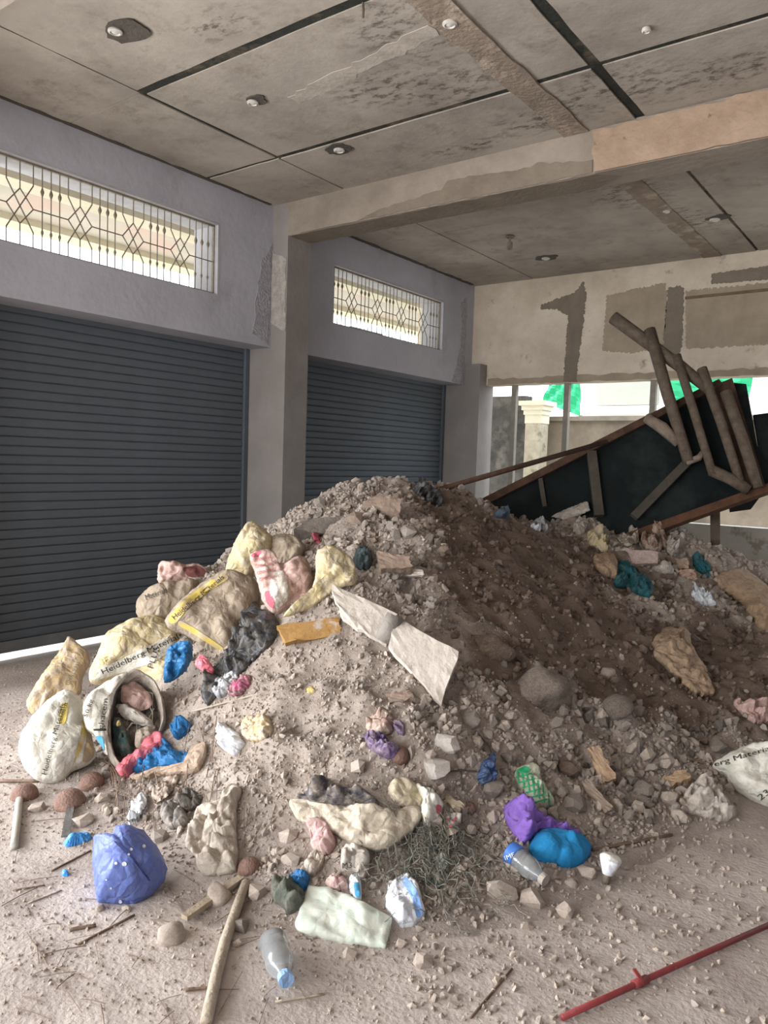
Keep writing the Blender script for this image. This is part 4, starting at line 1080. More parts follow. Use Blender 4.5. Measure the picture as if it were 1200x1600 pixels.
decal('blue_stripe', [(552, 1380), (562, 1378), (564, 1402), (555, 1402)], bp, C_BLUEINK, n=20)
gb = soft('plastic_bag', [(800, 1207), (822, 1195), (836, 1205), (850, 1235), (865, 1260), (850, 1266), (830, 1256), (813, 1240)], C_GREENCHK, .05, .03, 9, 'pale green chequered bag among rubble above the purple cloth', 'bag', lift=.015)
for k in range(7):
    x = 806 + k * 8
    decal('check_line', [(x, 1200 + k * 3), (x + 2, 1199 + k * 3), (x + 6, 1225 + k * 6), (x + 4, 1226 + k * 6)], gb, C_GREENINK, n=16, rings=2, rnd=0)
    decal('check_line', [(800 + k * 5, 1206 + k * 8), (826 + k * 5, 1199 + k * 8), (827 + k * 5, 1201 + k * 8), (801 + k * 5, 1208 + k * 8)], gb, C_GREENINK, n=16, rings=2, rnd=0)
decal('green_corner', [(806, 1203), (822, 1196), (830, 1204), (816, 1210)], gb, C_GREENINK, n=20)
soft('plastic_bag', [(744, 1215), (754, 1186), (769, 1190), (771, 1210), (765, 1228), (750, 1229)], cloth('navy_plastic', '33507f', '2b4470', '5c6a80', rough=.45), .035, .025, 11, 'navy blue plastic bag wedged among pale stones', 'bag', lift=.02)
soft('cloth', [(784, 1266), (797, 1257), (813, 1265), (830, 1279), (860, 1289), (892, 1299), (912, 1309), (870, 1312), (842, 1302), (832, 1312), (818, 1323), (807, 1310), (795, 1296)], C_PURPLE, .05, .04, 9, 'crumpled purple cloth behind the bright blue bundle', 'cloth', lift=.02, n=90, rings=14, centre=(822, 1290))
soft('cloth_bundle', [(826, 1326), (832, 1310), (845, 1303), (870, 1306), (905, 1310), (923, 1324), (921, 1340), (906, 1353), (888, 1358), (868, 1352), (840, 1346), (829, 1340)], C_BLUECLOTH, .09, .012, 9, 'bright blue cloth bundle in front of the purple cloth', 'cloth', lift=.01, n=84, rings=16)
soft('cloth', [(1064, 1247), (1085, 1234), (1117, 1235), (1130, 1258), (1152, 1276), (1135, 1286), (1105, 1279), (1070, 1271)], C_WHITECL, .05, .045, 12, 'pleated off white cloth beside the cream sack at the heap\'s right foot', 'cloth', lift=.02, n=84, rings=14)
rs = sack([(1108, 1197), (1150, 1172), (1185, 1162), (1220, 1165), (1262, 1200), (1252, 1262), (1200, 1262), (1165, 1246), (1138, 1226), (1134, 1208)], C_SACKCREAM, 'cream cement sack with curved black print at the heap\'s right foot', puff=.13, foot=(1195, 1262), lean=.4, group=None, centre=(1190, 1215))
lettering('erg Materials', (1116, 1198), (1214, 1169), 8, rs, C_INK)
lettering('23', (1188, 1252), (1203, 1240), 10, rs, C_INK)
soft('paper_sack', [(1018, 1000), (1040, 991), (1062, 992), (1077, 1010), (1096, 1045), (1116, 1091), (1090, 1091), (1060, 1066), (1030, 1041), (1020, 1025)], cloth('light_tan_paper', 'c2a88d', 'ab9178', '9b8672'), .02, .04, 6, 'folded tan paper sack on the dark earth slope', 'sack', lift=.03, n=84, rings=14)
soft('sack', [(1114, 906), (1130, 895), (1160, 892), (1186, 910), (1206, 930), (1217, 992), (1190, 986), (1160, 950), (1130, 926)], C_TANPAPER, .12, .015, 4, 'large smooth tan sack on the right shoulder of the heap', 'sack', lift=.03, n=84, rings=14)
soft('cloth', [(962, 883), (980, 879), (991, 895), (1019, 915), (1019, 936), (1000, 931), (980, 921), (958, 919)], C_TEAL, .06, .05, 8, 'teal cloth on the back slope below the pinkish board', 'cloth', lift=.02, n=72)
soft('cloth', [(1080, 870), (1095, 871), (1112, 890), (1106, 906), (1086, 891)], C_TEAL, .05, .04, 8, 'smaller teal cloth beside the tan carton', 'cloth', lift=.02)
soft('wrapper', [(1079, 930), (1086, 921), (1100, 929), (1121, 945), (1110, 951), (1090, 944)], C_WHITEPL, .04, .04, 12, 'white striped wrapper above the folded tan paper sack', 'wrapper', lift=.02)
soft('sack', [(925, 871), (940, 868), (957, 868), (966, 890), (960, 911), (930, 891)], C_TANPAPER, .07, .015, 6, 'small tan sack left of the teal cloth', 'sack', lift=.02)
soft('cloth', [(915, 836), (930, 825), (946, 845), (950, 862), (936, 862), (922, 855)], C_SACKYEL, .06, .05, 8, 'yellowish rag on the ridge before the dark stall', 'cloth', lift=.02)
soft('cloth', [(894, 832), (904, 812), (919, 814), (916, 830), (905, 838)], C_WHITECL, .06, .05, 9, 'white rag on the ridge under the dark stall', 'cloth', lift=.02)
soft('paper', [(826, 822), (838, 817), (856, 822), (856, 829), (840, 830)], C_WHITEPL, .04, .04, 10, 'white paper scrap on the smooth brown ridge', 'paper', lift=.02)
soft('board_sheet', [(862, 807), (890, 793), (918, 784), (922, 797), (900, 807), (880, 812)], C_WHITECL, .03, .01, 5, 'pale sheet of board lying under the dark stall', 'board', plane=((890, 815), .5), back=.02, rnd=0)
soft('cloth', [(770, 803), (782, 799), (795, 806), (792, 812), (776, 812)], cloth('blue_grey_rag', '5c6c7a', '4c5b68'), .04, .03, 9, 'blue grey rag at the lower end of the stall', 'cloth', lift=.02, n=36, rings=8)
soft('cloth', [(1000, 842), (1020, 826), (1040, 840), (1044, 858), (1020, 864), (1004, 858)], cloth('rusty_rag', '8b6550', '75533f', DUST), .08, .07, 8, 'rust brown rags under the low edge of the stall', 'cloth', lift=.02)
soft('paper_bag', [(962, 842), (985, 826), (1000, 838), (996, 855), (975, 858)], C_CREAMCL, .06, .05, 8, 'pale crumpled bag beside the rust brown rags', 'bag', lift=.02)
soft('plastic_bag', [(1036, 850), (1052, 846), (1060, 862), (1050, 876), (1040, 866)], C_WHITECL, .05, .05, 9, 'dusty white plastic above the tan carton', 'bag', lift=.02)
soft('plastic_bag', [(1010, 884), (1034, 880), (1052, 892), (1050, 902), (1030, 896)], C_WHITECL, .06, .03, 8, 'white bag just below the pinkish board', 'bag', lift=.02)
soft('plastic_bag', [(640, 763), (655, 757), (676, 764), (692, 780), (690, 793), (672, 787), (654, 776)], C_BLACKPL, .06, .05, 8, 'black plastic bag on the crest of the heap', 'bag', lift=.02)
soft('plastic_bag', [(555, 868), (570, 860), (582, 870), (580, 890), (562, 894), (552, 884)], cloth('dark_teal_plastic', '3c4a4b', '2f3b3c', rough=.5), .05, .04, 9, 'dark plastic beside the yellow empty sack', 'bag', lift=.02)
soft('wrapper', [(490, 842), (496, 837), (503, 842), (500, 850), (493, 850)], C_REDINK, .03, .02, 15, 'small red wrapper beneath the grey concrete block', 'wrapper', lift=.03, n=24, rings=6)
soft('sachet', [(1142, 1098), (1165, 1100), (1200, 1112), (1205, 1130), (1180, 1132), (1158, 1118)], C_PINKPAPER, .04, .05, 10, 'dusty pink paper scraps above the cream sack', 'paper', lift=.02)

# ------------------------------------------------------------------ rigid pieces
def slab(name, quad, material, thick, label, cat, foot=None, d=None, group=None, lean=.4, lift=.02, rough=.0018, sub=6, m2=None):
    """a broken flat slab: four outline pixels on one plane, real thickness behind, uneven edges"""
    if foot is not None:
        fh_ = cast(*foot)[0]; c = np.mean(quad, 0); n_ = _unit(-_unit(ray(*c)) * (1 - lean) + np.array([0, 0, lean]))
        p0 = fh_ + n_ * lift
        P4 = []
        for q in quad:
            r = ray(*q); P4.append(CAM + r * (np.dot(p0 - CAM, n_) / np.dot(r, n_)))
    else:
        H_ = [cast(*q)[0] for q in quad]
        c_ = np.mean(H_, 0); n_ = _unit(np.cross(H_[1] - H_[3], H_[2] - H_[0]))
        if n_[2] < 0: n_ = -n_
        P4 = []
        for q in quad:
            r = ray(*q); P4.append(CAM + r * (np.dot(c_ + n_ * lift - CAM, n_) / np.dot(r, n_)))
    a, b, c, d_ = P4
    v = []; N_ = sub
    for j in range(N_ + 1):
        for i in range(N_ + 1):
            u, w = i / N_, j / N_
            p = (a * (1 - u) + b * u) * (1 - w) + (d_ * (1 - u) + c * u) * w
            e = (i in (0, N_)) or (j in (0, N_))
            v.append(p + (rng.normal(0, rough, 3) * (2.2 if e else .7)))
    f = [(j * (N_ + 1) + i, j * (N_ + 1) + i + 1, (j + 1) * (N_ + 1) + i + 1, (j + 1) * (N_ + 1) + i) for j in range(N_) for i in range(N_)]
    m_ = len(v)
    rear = [q - n_ * thick + rng.normal(0, rough, 3) for q in v]
    edge = [i for i in range(N_)] + [i * (N_ + 1) + N_ for i in range(N_)] + [N_ * (N_ + 1) + N_ - i for i in range(N_)] + [(N_ - i) * (N_ + 1) for i in range(N_)]
    F_ = f + [tuple(m_ + t for t in reversed(q)) for q in f]
    for k in range(len(edge)): F_.append((edge[(k + 1) % len(edge)], edge[k], m_ + edge[k], m_ + edge[(k + 1) % len(edge)]))
    o = link_mesh(name, v + rear, F_, material)
    bm = bmesh.new(); bm.from_mesh(o.data); bmesh.ops.recalc_face_normals(bm, faces=bm.faces[:]); bm.to_mesh(o.data); bm.free()
    OUTLINES.append(np.array(quad, float)); ITEMS.append((label, np.array(quad, float)))
    return tag(o, label, cat, group)
M_CONC = mat('grey_concrete_chunk', '7b736b', '655e57', scale=7, bump=.5, rand=.12)
M_TANSTONE = mat('tan_plaster_lump', '9d8a7a', '86756a', scale=6, bump=.5)
M_ORANGEWOOD = mat('orange_wood', 'b08a55', '9a7747', scale=9, bump=.3, c3=DUST, s3=9, k3=(.55, .65))
M_PALEWOOD = mat('pale_batten_wood', 'b3a590', '9d8f7b', scale=14, bump=.3)
slab('wood_offcut', [(432, 977), (529, 964), (534, 990), (446, 1004)], M_ORANGEWOOD, .06, 'orange brown wood offcut on black bags', 'wood', foot=(485, 1008), lean=.3, rough=.002)
slab('plaster_slab', [(516, 912), (622, 958), (604, 1006), (536, 966)], C_BOARD, .035, 'white plaster slab lying under the yellow empty sack', 'slab', foot=(565, 995), lean=.35, lift=.05)
slab('plaster_slab', [(620, 966), (719, 1018), (688, 1101), (606, 1010)], C_BOARD, .04, 'broken white plaster slab with a pointed lower corner', 'slab', foot=(660, 1050), lean=.35, lift=.07)
fhx = cast(612, 1000)[0]; n_ = -_unit(ray(612, 985))
pa, pb = at_depth(618, 962, depth_of(fhx) - .12), at_depth(598, 1003, depth_of(fhx) - .1)
mb = MB(); 
arc = [(math.cos(t), math.sin(t)) for t in np.linspace(-.3, math.pi + .3, 10)]
side = _unit(np.cross(pb - pa, n_))
o_ = []; 
for P_ in (pa, pb):
    for r_ in (.045, .036):
        o_ += [P_ + side * (a * r_) + n_ * (b * r_) for a, b in arc]
fq = []
for k in range(9):
    fq += [(k, k + 1, 20 + k + 1, 20 + k), (10 + k + 1, 10 + k, 30 + k, 30 + k + 1), (k + 1, k, 10 + k, 10 + k + 1), (20 + k, 20 + k + 1, 30 + k + 1, 30 + k)]
fq += [(0, 20, 30, 10), (9, 19, 39, 29)]
tag(link_mesh('half_pipe', o_, fq, mat('grey_pipe_plaster', '8f8881', '79736c', scale=9, bump=.3), smooth=True), 'short grey half pipe between the two white plaster slabs', 'pipe')
slab('concrete_block', [(460, 827), (484, 810), (538, 806), (538, 838)], M_CONC, .16, 'flat topped grey concrete block left of the heap crest', 'block', foot=(500, 840), lean=.45, lift=.05)
slab('plaster_slab', [(566, 788), (592, 770), (627, 780), (624, 808)], M_TANSTONE, .08, 'tan plaster slab on the crest of the heap', 'slab', foot=(600, 805), lean=.4, lift=.06)
slab('plaster_lump', [(589, 862), (640, 868), (642, 886), (596, 889)], M_TANSTONE, .08, 'tan oblong lump below the heap crest', 'lump', foot=(615, 890), lean=.4, lift=.05)
slab('board_strip', [(606, 891), (661, 889), (662, 899), (610, 899)], C_BOARD, .02, 'pale board strip below the tan oblong lump', 'board', foot=(635, 900), lean=.4, lift=.04, rough=.002)
slab('board_strip', [(968, 857), (1028, 861), (1028, 879), (976, 881)], cloth('pinkish_board', 'b7a09c', 'a8918d', DUST), .04, 'pinkish board above the teal cloth', 'board', foot=(1000, 880), lean=.3, lift=.05, rough=.002)
slab('carton', [(1050, 873), (1075, 872), (1076, 888), (1050, 889)], C_CARD, .12, 'small tan carton beside the smaller teal cloth', 'carton', foot=(1062, 890), lean=.3, lift=.05, rough=.002)
slab('carton', [(1060, 891), (1084, 889), (1090, 904), (1066, 902)], cloth('reddish_card', 'a27f6c', '8f6e5d', DUST), .06, 'reddish flattened carton under the tan carton', 'carton', foot=(1075, 905), lean=.4, lift=.03, rough=.002)
slab('plank', [(917, 1170), (934, 1164), (964, 1216), (942, 1223)], C_TANPAPER, .03, 'short tan plank standing among grey rubble', 'plank', foot=(945, 1222), lean=.35, lift=.04)
slab('plank', [(908, 1222), (921, 1217), (959, 1262), (946, 1268)], mat('dusty_plank', '9c8b7a', '85766a', scale=9, bump=.4), .03, 'dusty narrow plank below the short tan plank', 'plank', foot=(945, 1268), lean=.35, lift=.04)
slab('brick', [(1034, 1216), (1069, 1202), (1082, 1214), (1042, 1229)], mat('tan_brick', 'b0967a', '9b8269', scale=9, bump=.4), .06, 'tan brick piece on rubble near the pleated cloth', 'brick', foot=(1058, 1229), lean=.5, lift=.05, rough=.003)
slab('wood_offcut', [(692, 1250), (700, 1242), (724, 1255), (718, 1266)], M_PALEWOOD, .03, 'pale painted wood offcut beside the small brown shell', 'wood', foot=(708, 1266), lean=.4, lift=.03, rough=.002)
slab('plaster_lump', [(603, 1083), (640, 1078), (648, 1092), (610, 1098)], M_TANSTONE, .04, 'flat dusty lump under the broken plaster slab', 'lump', lift=.03)

# brown half shells
def shell(px, py, r, label):
    h = cast(px, py + r * .6)[0]; R_ = r / F * depth_of(h)
    prof = [(R_ * math.cos(t), R_ * math.sin(t) * .92) for t in np.linspace(0, 1.5, 8)]
    o = MB().lathe([(R_ * .9, -R_ * .6)] + prof, h + np.array([0, 0, R_ * .05]), (rng.uniform(-.3, .3), rng.uniform(-.5, -.1), 1), 18).build('coconut_shell', MAT.get('coconut_husk') or mat('coconut_husk', '846a5f', '735a50', scale=20, bump=.5, bscale=90, c3='97796a', s3=8), smooth=True)
    OUTLINES.append(np.array([(px + r * math.cos(a), py + r * math.sin(a)) for a in np.linspace(0, 6.28, 9)[:-1]]))
    return tag(o, label, 'shell', 'brown half shells')
shell(38, 1232, 21, 'brown half shell at the foot of the cream sack above the pale tube')
shell(109, 1242, 24, 'largest brown half shell between cream sack and grey slate strip')
shell(143, 1214, 19, 'brown half shell tucked under the cream sack beside the open sack')
shell(389, 1347, 19, 'reddish brown half shell at the foot of the cream cloth')
shell(733, 1257, 11, 'small brown shell beside the pale wood offcut')
shell(622, 1172, 17, 'brown shell half buried beside dark purple plastic')

# sticks, tubes, rods
def rod(name, pts, w, material, label, cat, lift=.0, jitter=.15, n=8, mask=False):
    P_ = []
    for x, y in pts:
        h = cast(x, y)[0]; P_.append(h + np.array([0, 0, lift]))
    rr = w / 2 / F * depth_of(P_[0])
    if len(pts) == 2:   # a straight stick bridges hollows
        a, b = P_; k = 6; Q = [a + (b - a) * i / k for i in range(k + 1)]
        lift2 = max(0, max(ground(q[0], q[1])[0] - q[2] for q in Q)) * .5
        Q = [q + np.array([0, 0, lift2 + rr * .8]) for q in Q]
    else: Q = [q + np.array([0, 0, rr * .8]) for q in P_]
    o = MB().tube(Q, rr, n, jitter=jitter).build(name, material, smooth=True)
    return tag(o, label, cat)
for k_, (pts_, lab_) in enumerate((([(713, 1180), (720, 1205), (722, 1240)], 'thin dark rebar standing beside the white rubble lump'), ([(700, 1212), (722, 1210), (745, 1212)], 'thin grey rebar lying across the dark rebar'), ([(742, 1150), (765, 1175), (772, 1205)], 'bent dark wire curling over the navy plastic bag'))):
    q_ = [cast(*p)[0] + np.array([0, 0, .012 + .006 * k_]) for p in pts_]
    tag(MB().tube(q_, .004, 6).build('rebar', mat('rusty_wire', '5d5650', '4c4640', scale=20, bump=.2)), lab_, 'wire')
M_STICK = mat('bleached_stick', 'b9ac9c', 'a09382', scale=14, bump=.4)
M_TWIG = mat('brown_twig', '7f6c5c', '6a594b', scale=14, bump=.4)
rod('pole', [(384, 1386), (368, 1430), (352, 1475), (338, 1530), (322, 1604)], 15, M_STICK, 'long bleached crooked pole running towards the viewer', 'pole', n=10)
rod('tube', [(30, 1254), (22, 1328)], 11, mat('pale_tube', 'bdb9ae', 'a8a49a', scale=6, bump=.15, rough=.5), 'short pale tube on the floor below a brown shell', 'tube', jitter=0, n=12)
def batten(p0, p1, w, h, material, label, name='batten', lift=.01, cat='wood'):
    a, b = cast(*p0)[0], cast(*p1)[0]; k = depth_of(a) / F
    o = MB().bar(a + [0, 0, h * k / 2 + lift], b + [0, 0, h * k / 2 + lift], w * k, h * k).build(name, material); return tag(o, label, cat)
batten((288, 1442), (376, 1380), 14, 8, M_PALEWOOD, 'pale square batten under the long crooked pole')
batten((111, 1262), (102, 1312), 11, 3, mat('dark_slate', '6f6b68', '5f5b58', scale=9, bump=.3), 'flat dark slate strip beside the largest brown shell', 'slate_strip', cat='strip')
M_RED = mat('red_painted_rod', '8e3f3f', '7d3436', scale=9, bump=.2, rough=.5, c3='a77a72', s3=6, k3=(.6, .72))
rr = thing('red_rod', cast(1000, 1540)[0], 'dusty red painted metal rod lying on the floor nearest the viewer', 'rod')
pts_ = [cast(x, y)[0] + np.array([0, 0, .014]) for x, y in ((878, 1597), (960, 1560), (1000, 1541), (1100, 1496), (1215, 1445))]
MB().tube(pts_, .0095, 10).build('rod', M_RED, rr, smooth=True)
MB().tube([pts_[2] - _unit(pts_[3] - pts_[2]) * .03, pts_[2] + _unit(pts_[3] - pts_[2]) * .03], .0135, 10).build('joint_collar', M_RED, rr, smooth=True)
g = cast(975, 1548)[0]; MB().bar(pts_[2] + [0, 0, .01], pts_[2] + np.array([-.03, .03, .012]), .012, .006).build('side_tab', M_RED, rr)
for k, (a, b, w, lab) in enumerate((((122, 1477), (210, 1431), 4, 'brown twig on the floor below the violet blue bag'), ((80, 1362), (142, 1330), 3, 'thin dark twig by the light blue wrapper'), ((735, 1592), (800, 1515), 4, 'thin brown twig on open floor near the red rod'),
                                    ((925, 1331), (1050, 1307), 5, 'long brown stick on the floor right of the blue bundle'), ((20, 1392), (70, 1384), 2.5, 'short twig left of the small blue cap'), ((44, 1412), (96, 1392), 2.5, 'short straw twig left of violet bag'),
                                    ((108, 1455), (150, 1448), 6, 'short reddish bark sliver on the floor'), ((0, 1222), (60, 1222), 5, 'stick beneath the leftmost brown shell'), ((430, 1567), (505, 1555), 4, 'pale splinter beside the clear bottle'), ((290, 1548), (330, 1545), 5, 'short wood splinter beside the long pole'),
                                    ((1080, 1190), (1110, 1196), 4, 'rusty stick poking out near the cream sack'), ((300, 1120), (470, 1075), 3, 'thin dark cane across the pale dust slope'))):
    rod('twig', [a, b], w, M_STICK if 'pale' in lab or 'straw' in lab else M_TWIG, lab, 'twig', n=6)

# bulb and bottles
def foot_pt(px, py): return cast(px, py)[0]
b0 = foot_pt(946, 1384); k = depth_of(b0) / F
ax = _unit(at_depth(955, 1343, depth_of(b0) + .02) - at_depth(946, 1384, depth_of(b0)) + np.array([0, 0, .01]))
bt = thing('light_bulb', b0, 'white plastic light bulb lying on the floor right of the blue bundle', 'bulb')
p0 = b0 + np.array([0, 0, .012])
MB().lathe([(3 * k, -2 * k), (6 * k, 0), (6.5 * k, 11 * k), (7 * k, 12 * k)], p0, ax, 14).build('screw_cap', mat('bulb_cap_metal', '8d8073', '6f655a', scale=20, metal=.5, rough=.5), bt, smooth=True)
MB().lathe([(6.5 * k, 11.5 * k), (8 * k, 13 * k), (15 * k, 30 * k), (17 * k, 36 * k)], p0, ax, 18).build('body', C_WHITEPL, bt, smooth=True)
MB().lathe([(17 * k, 36 * k), (16.5 * k, 39 * k), (12 * k, 43 * k), (5 * k, 45 * k), (.5 * k, 45.5 * k)], p0, ax, 18).build('diffuser', cloth('bulb_diffuser', 'dddad2', 'd2cfc6', rough=.4), bt, smooth=True)
M_PET = mat('clear_bottle_plastic', 'd6d9da', 'cfd3d4', scale=4, rough=.15, bump=.05, trans=.75, spec=.5)
def bottle(pa, pb, w, label, cap, lab=None):
    a = cast(*pa)[0]; b = cast(*pb)[0]; k = depth_of(a) / F; d = b - a; L_ = np.linalg.norm(d); R_ = w / 2 * k
    a = a + np.array([0, 0, R_ * .95]); b = b + np.array([0, 0, R_ * .9]); d = b - a; L_ = np.linalg.norm(d); u = d / L_
    t = thing('plastic_bottle', a, label, 'bottle', 'clear water bottles on the floor')
    MB().lathe([(.001, .012), (R_ * .7, .0), (R_, .012), (R_ * .93, L_ * .25), (R_, L_ * .3), (R_ * .92, L_ * .45), (R_, L_ * .55), (R_ * .9, L_ * .68), (R_ * .42, L_ * .86), (R_ * .4, L_ * .9)], a, d, 18).build('bottle_body', M_PET, t, smooth=True)
    MB().lathe([(R_ * .5, L_ * .88), (R_ * .52, L_ * .9), (R_ * .52, L_ * 1.0), (R_ * .1, L_ * 1.005)], a, d, 14).build('cap', cap, t, smooth=False)
    if lab:
        o = MB().lathe([(R_ * 1.02, L_ * .04), (R_ * 1.03, L_ * .05), (R_ * 1.03, L_ * .24), (R_ * 1.02, L_ * .25)], a, d, 20).build('label_wrap', lab, t, smooth=True)
    return t
bottle((424, 1487), (447, 1553), 44, 'clear bottle with pale blue cap on the floor before the pale green sack', cloth('pale_blue_cap', '93b4dc', '86a8d2', rough=.4))
wb = bottle((795, 1345), (852, 1392), 34, 'dusty clear bottle with blue label below the bright blue bundle', cloth('dusty_cap', 'b5aca2', 'a59c92'), mat('blue_bottle_label', '4a78c4', '3f6cb8', scale=6, bump=0, rough=.4))
# print on the bottle label
lw = [c_ for c_ in wb.children if c_.name.startswith('label_wrap')][0]
vv = [tuple(np.array(v.co) + WORLD_LOC[lw.name]) for v in lw.data.vertices]
SURF[lw.name] = (BVHTree.FromPolygons(vv, [tuple(p.vertices) for p in lw.data.polygons]), None)
lettering('TIME', (783, 1347), (805, 1338), 7, lw, C_WHITEPL)

# tangled green net
net = MB(); cpts = [(640 + rng.uniform(-40, 110), 1345 + rng.uniform(-42, 50)) for _ in range(150)]
for x, y in cpts:
    h = cast(x, y)[0]; pts_ = [h]
    a = rng.uniform(0, 6.28)
    for s_ in range(7):
        a += rng.normal(0, .9)
        q = pts_[-1] + np.array([math.cos(a), math.sin(a), 0]) * rng.uniform(.025, .05); q[2] = ground(q[0], q[1])[0] + rng.uniform(.004, .05); pts_.append(q)
    net.tube(pts_, rng.uniform(.0008, .0022), 4, cap=False)
tag(net.build('tangled_net', cloth('grey_green_net', '6f766d', '5d655d', '8f877c')), 'tangled grey green netting right of the tarpaulin', 'net', kind='stuff')
soft('plastic_film', [(672, 1345), (690, 1334), (702, 1342), (699, 1380), (684, 1392), (676, 1375)], cloth('grey_green_film', '7f857c', '6b716a', 'a0968b', rough=.5), .015, .018, 9, 'grey green film bunched at the middle of the netting', 'plastic', lift=.01)

# ------------------------------------------------------------------ the tilted stall and pole frame
D1, D2 = 7.15, 7.35
st = thing('market_stall', at_depth(985, 800, 7.2), 'overturned dark green board stall with brown rims leaning on the heap\'s ridge', 'stall')
TL, TR, BR, BL = at_depth(752, 789, 7.25), at_depth(1124, 601, 7.55), at_depth(1222, 759, 7.15), at_depth(868, 884, 6.95)
n_ = _unit(np.cross(TR - TL, BL - TL)); n_ = n_ if np.dot(n_, -ray(980, 720)) > 0 else -n_
off = .02
MB().hexa([TL, TR, BR, BL], [p - n_ * .025 for p in (TL, TR, BR, BL)]).build('panel', M_DARKPANEL, st)
MB().bar(TL + n_ * .03, TR + n_ * .03, .07, .05, up=n_).build('top_rim', M_RIM, st)
MB().bar(BL + n_ * .05, BR + n_ * .05, .075, .11, up=n_).build('bottom_rim', mat('rust_brown_rim', '6a4a36', '523a2c', scale=9, bump=.3), st)
def on_st(px, py, o_=0.0):
    r = ray(px, py); return CAM + r * (np.dot(TL + n_ * o_ - CAM, n_) / np.dot(r, n_))
MB().bar(on_st(924, 706, .04), on_st(936, 806, .04), .085, .05, up=n_).build('cross_batten', mat('grey_brown_batten', '57514a', '484239', scale=9, bump=.3), st)
MB().bar(on_st(844, 748, .02), on_st(851, 792, .02), .04, .03, up=n_).build('cross_batten', MAT['grey_brown_batten'], st)
MB().bar(on_st(1080, 716, .05), on_st(990, 808, .05), .075, .05, up=n_).build('diagonal_brace', MAT['grey_brown_batten'], st)
MB().hexa([on_st(1112, 606, .0), on_st(1142, 594, .0), on_st(1196, 770, .0), on_st(1160, 775, .0)], [p + n_ * .04 for p in (on_st(1112, 606), on_st(1142, 594), on_st(1196, 770), on_st(1160, 775))]).build('end_board', M_RIM, st)
q4 = [on_st(1140, 597), on_st(1168, 600), on_st(1182, 650), on_st(1215, 770)]
MB().hexa([on_st(1138, 597, -.05), on_st(1166, 600, -.05), on_st(1196, 765, -.05), on_st(1165, 770, -.05)], [p - n_ * .45 for p in (on_st(1138, 597), on_st(1170, 604), on_st(1200, 765), on_st(1165, 770))]).build('side_board', M_DARKPANEL, st)
MB().hexa([on_st(1178, 648, -.1), on_st(1240, 640, -.1), on_st(1250, 755, -.1), on_st(1196, 760, -.1)], [p - n_ * .03 for p in (on_st(1178, 648, -.1), on_st(1240, 640, -.1), on_st(1250, 755, -.1), on_st(1196, 760, -.1))]).build('back_board', M_DARKPANEL, st)
MB().bar(at_depth(1117, 770, 7.4), at_depth(1118, 858, 7.4), .085, .085).build('leg', M_WOODPOLE, st)
# pole frame: a stout rail, four rungs and a short lower rail
pf = thing('pole_ladder', on_st(1075, 720, .2), 'ladder like rack of round weathered poles propped on the dark stall', 'ladder')
o1 = .16
rail = [on_st(958, 496, o1), on_st(1010, 534, o1), on_st(1060, 570, o1), on_st(1112, 612, o1)]
MB().tube(rail, [.065, .062, .058, .05], 12, jitter=.1).build('rail', M_WOODPOLE, pf, smooth=True)
for a, b, w in (((1015, 516), (1076, 722), .06), ((1057, 556), (1114, 742), .045), ((1097, 576), (1156, 752), .048), ((1134, 612), (1184, 762), .054)):
    A, B = on_st(*a, o1 + .05), on_st(*b, .09); mid = (A + B) / 2 + np.array([rng.uniform(-.01, .01), 0, rng.uniform(-.01, .01)])
    MB().tube([A, mid, B], [w, w * .95, w * .85], 10, jitter=.1).build('rung', M_WOODPOLE, pf, smooth=True)
MB().tube([on_st(1112, 735, .08), on_st(1140, 748, .08), on_st(1170, 766, .08)], [.055, .055, .05], 10, jitter=.12).build('lower_rail', M_WOODPOLE, pf, smooth=True)
MB().tube([on_st(1010, 652, .07), on_st(1036, 668, .10), on_st(1060, 694, .08)], [.05, .06, .045], 10, jitter=.35).build('broken_stub', mat('pale_broken_wood', '8d7e70', '75685c', scale=10, bump=.5), pf, smooth=True)
MB().tube([on_st(1072, 722, .09), on_st(1092, 716, .1), on_st(1100, 702, .1)], [.035, .03, .02], 8, jitter=.3).build('lashing', MAT['pale_broken_wood'], pf, smooth=True)
# thin pole from the crest to the stall's rim
tag(MB().tube([at_depth(690, 764, 6.1), at_depth(815, 728, 6.7), at_depth(948, 690, 7.2)], [.022, .024, .022], 8, jitter=.1).build('pole', M_RIM, smooth=True), 'thin brown pole from the heap crest to the stall rim', 'pole')

# ------------------------------------------------------------------ rubble
def hull(n, seed, squash=(1, .8, .65)):
    r = np.random.default_rng(seed); bm = bmesh.new()
    for p in r.normal(size=(n, 3)):
        p = p / np.linalg.norm(p) * r.uniform(.75, 1.0); bm.verts.new(p * np.array(squash))
    res = bmesh.ops.convex_hull(bm, input=bm.verts[:])
    bmesh.ops.delete(bm, geom=[g for g in res['geom_interior'] if isinstance(g, bmesh.types.BMVert)], context='VERTS')
    bm.verts.index_update(); bm.verts.ensure_lookup_table()
    v = np.array([x.co[:] for x in bm.verts]); f = [tuple(x.index for x in q.verts) for q in bm.faces]; bm.free()
    return v, f
def round_rock(seed, squash=(1, .85, .7), rough=.12):
    bm = bmesh.new(); bmesh.ops.create_icosphere(bm, subdivisions=3, radius=1)
    sv = Vector((seed * 1.7, seed * .9, seed * 2.3))
    for v in bm.verts:
        k = 1 + rough * noise.noise(v.co * 1.3 + sv) * 2 + rough * .5 * noise.noise(v.co * 3.1 + sv)
        v.co = Vector((v.co.x * squash[0] * k, v.co.y * squash[1] * k, v.co.z * squash[2] * k))
    v = np.array([x.co[:] for x in bm.verts]); f = [tuple(x.index for x in q.verts) for q in bm.faces]; bm.free()
    return v, f
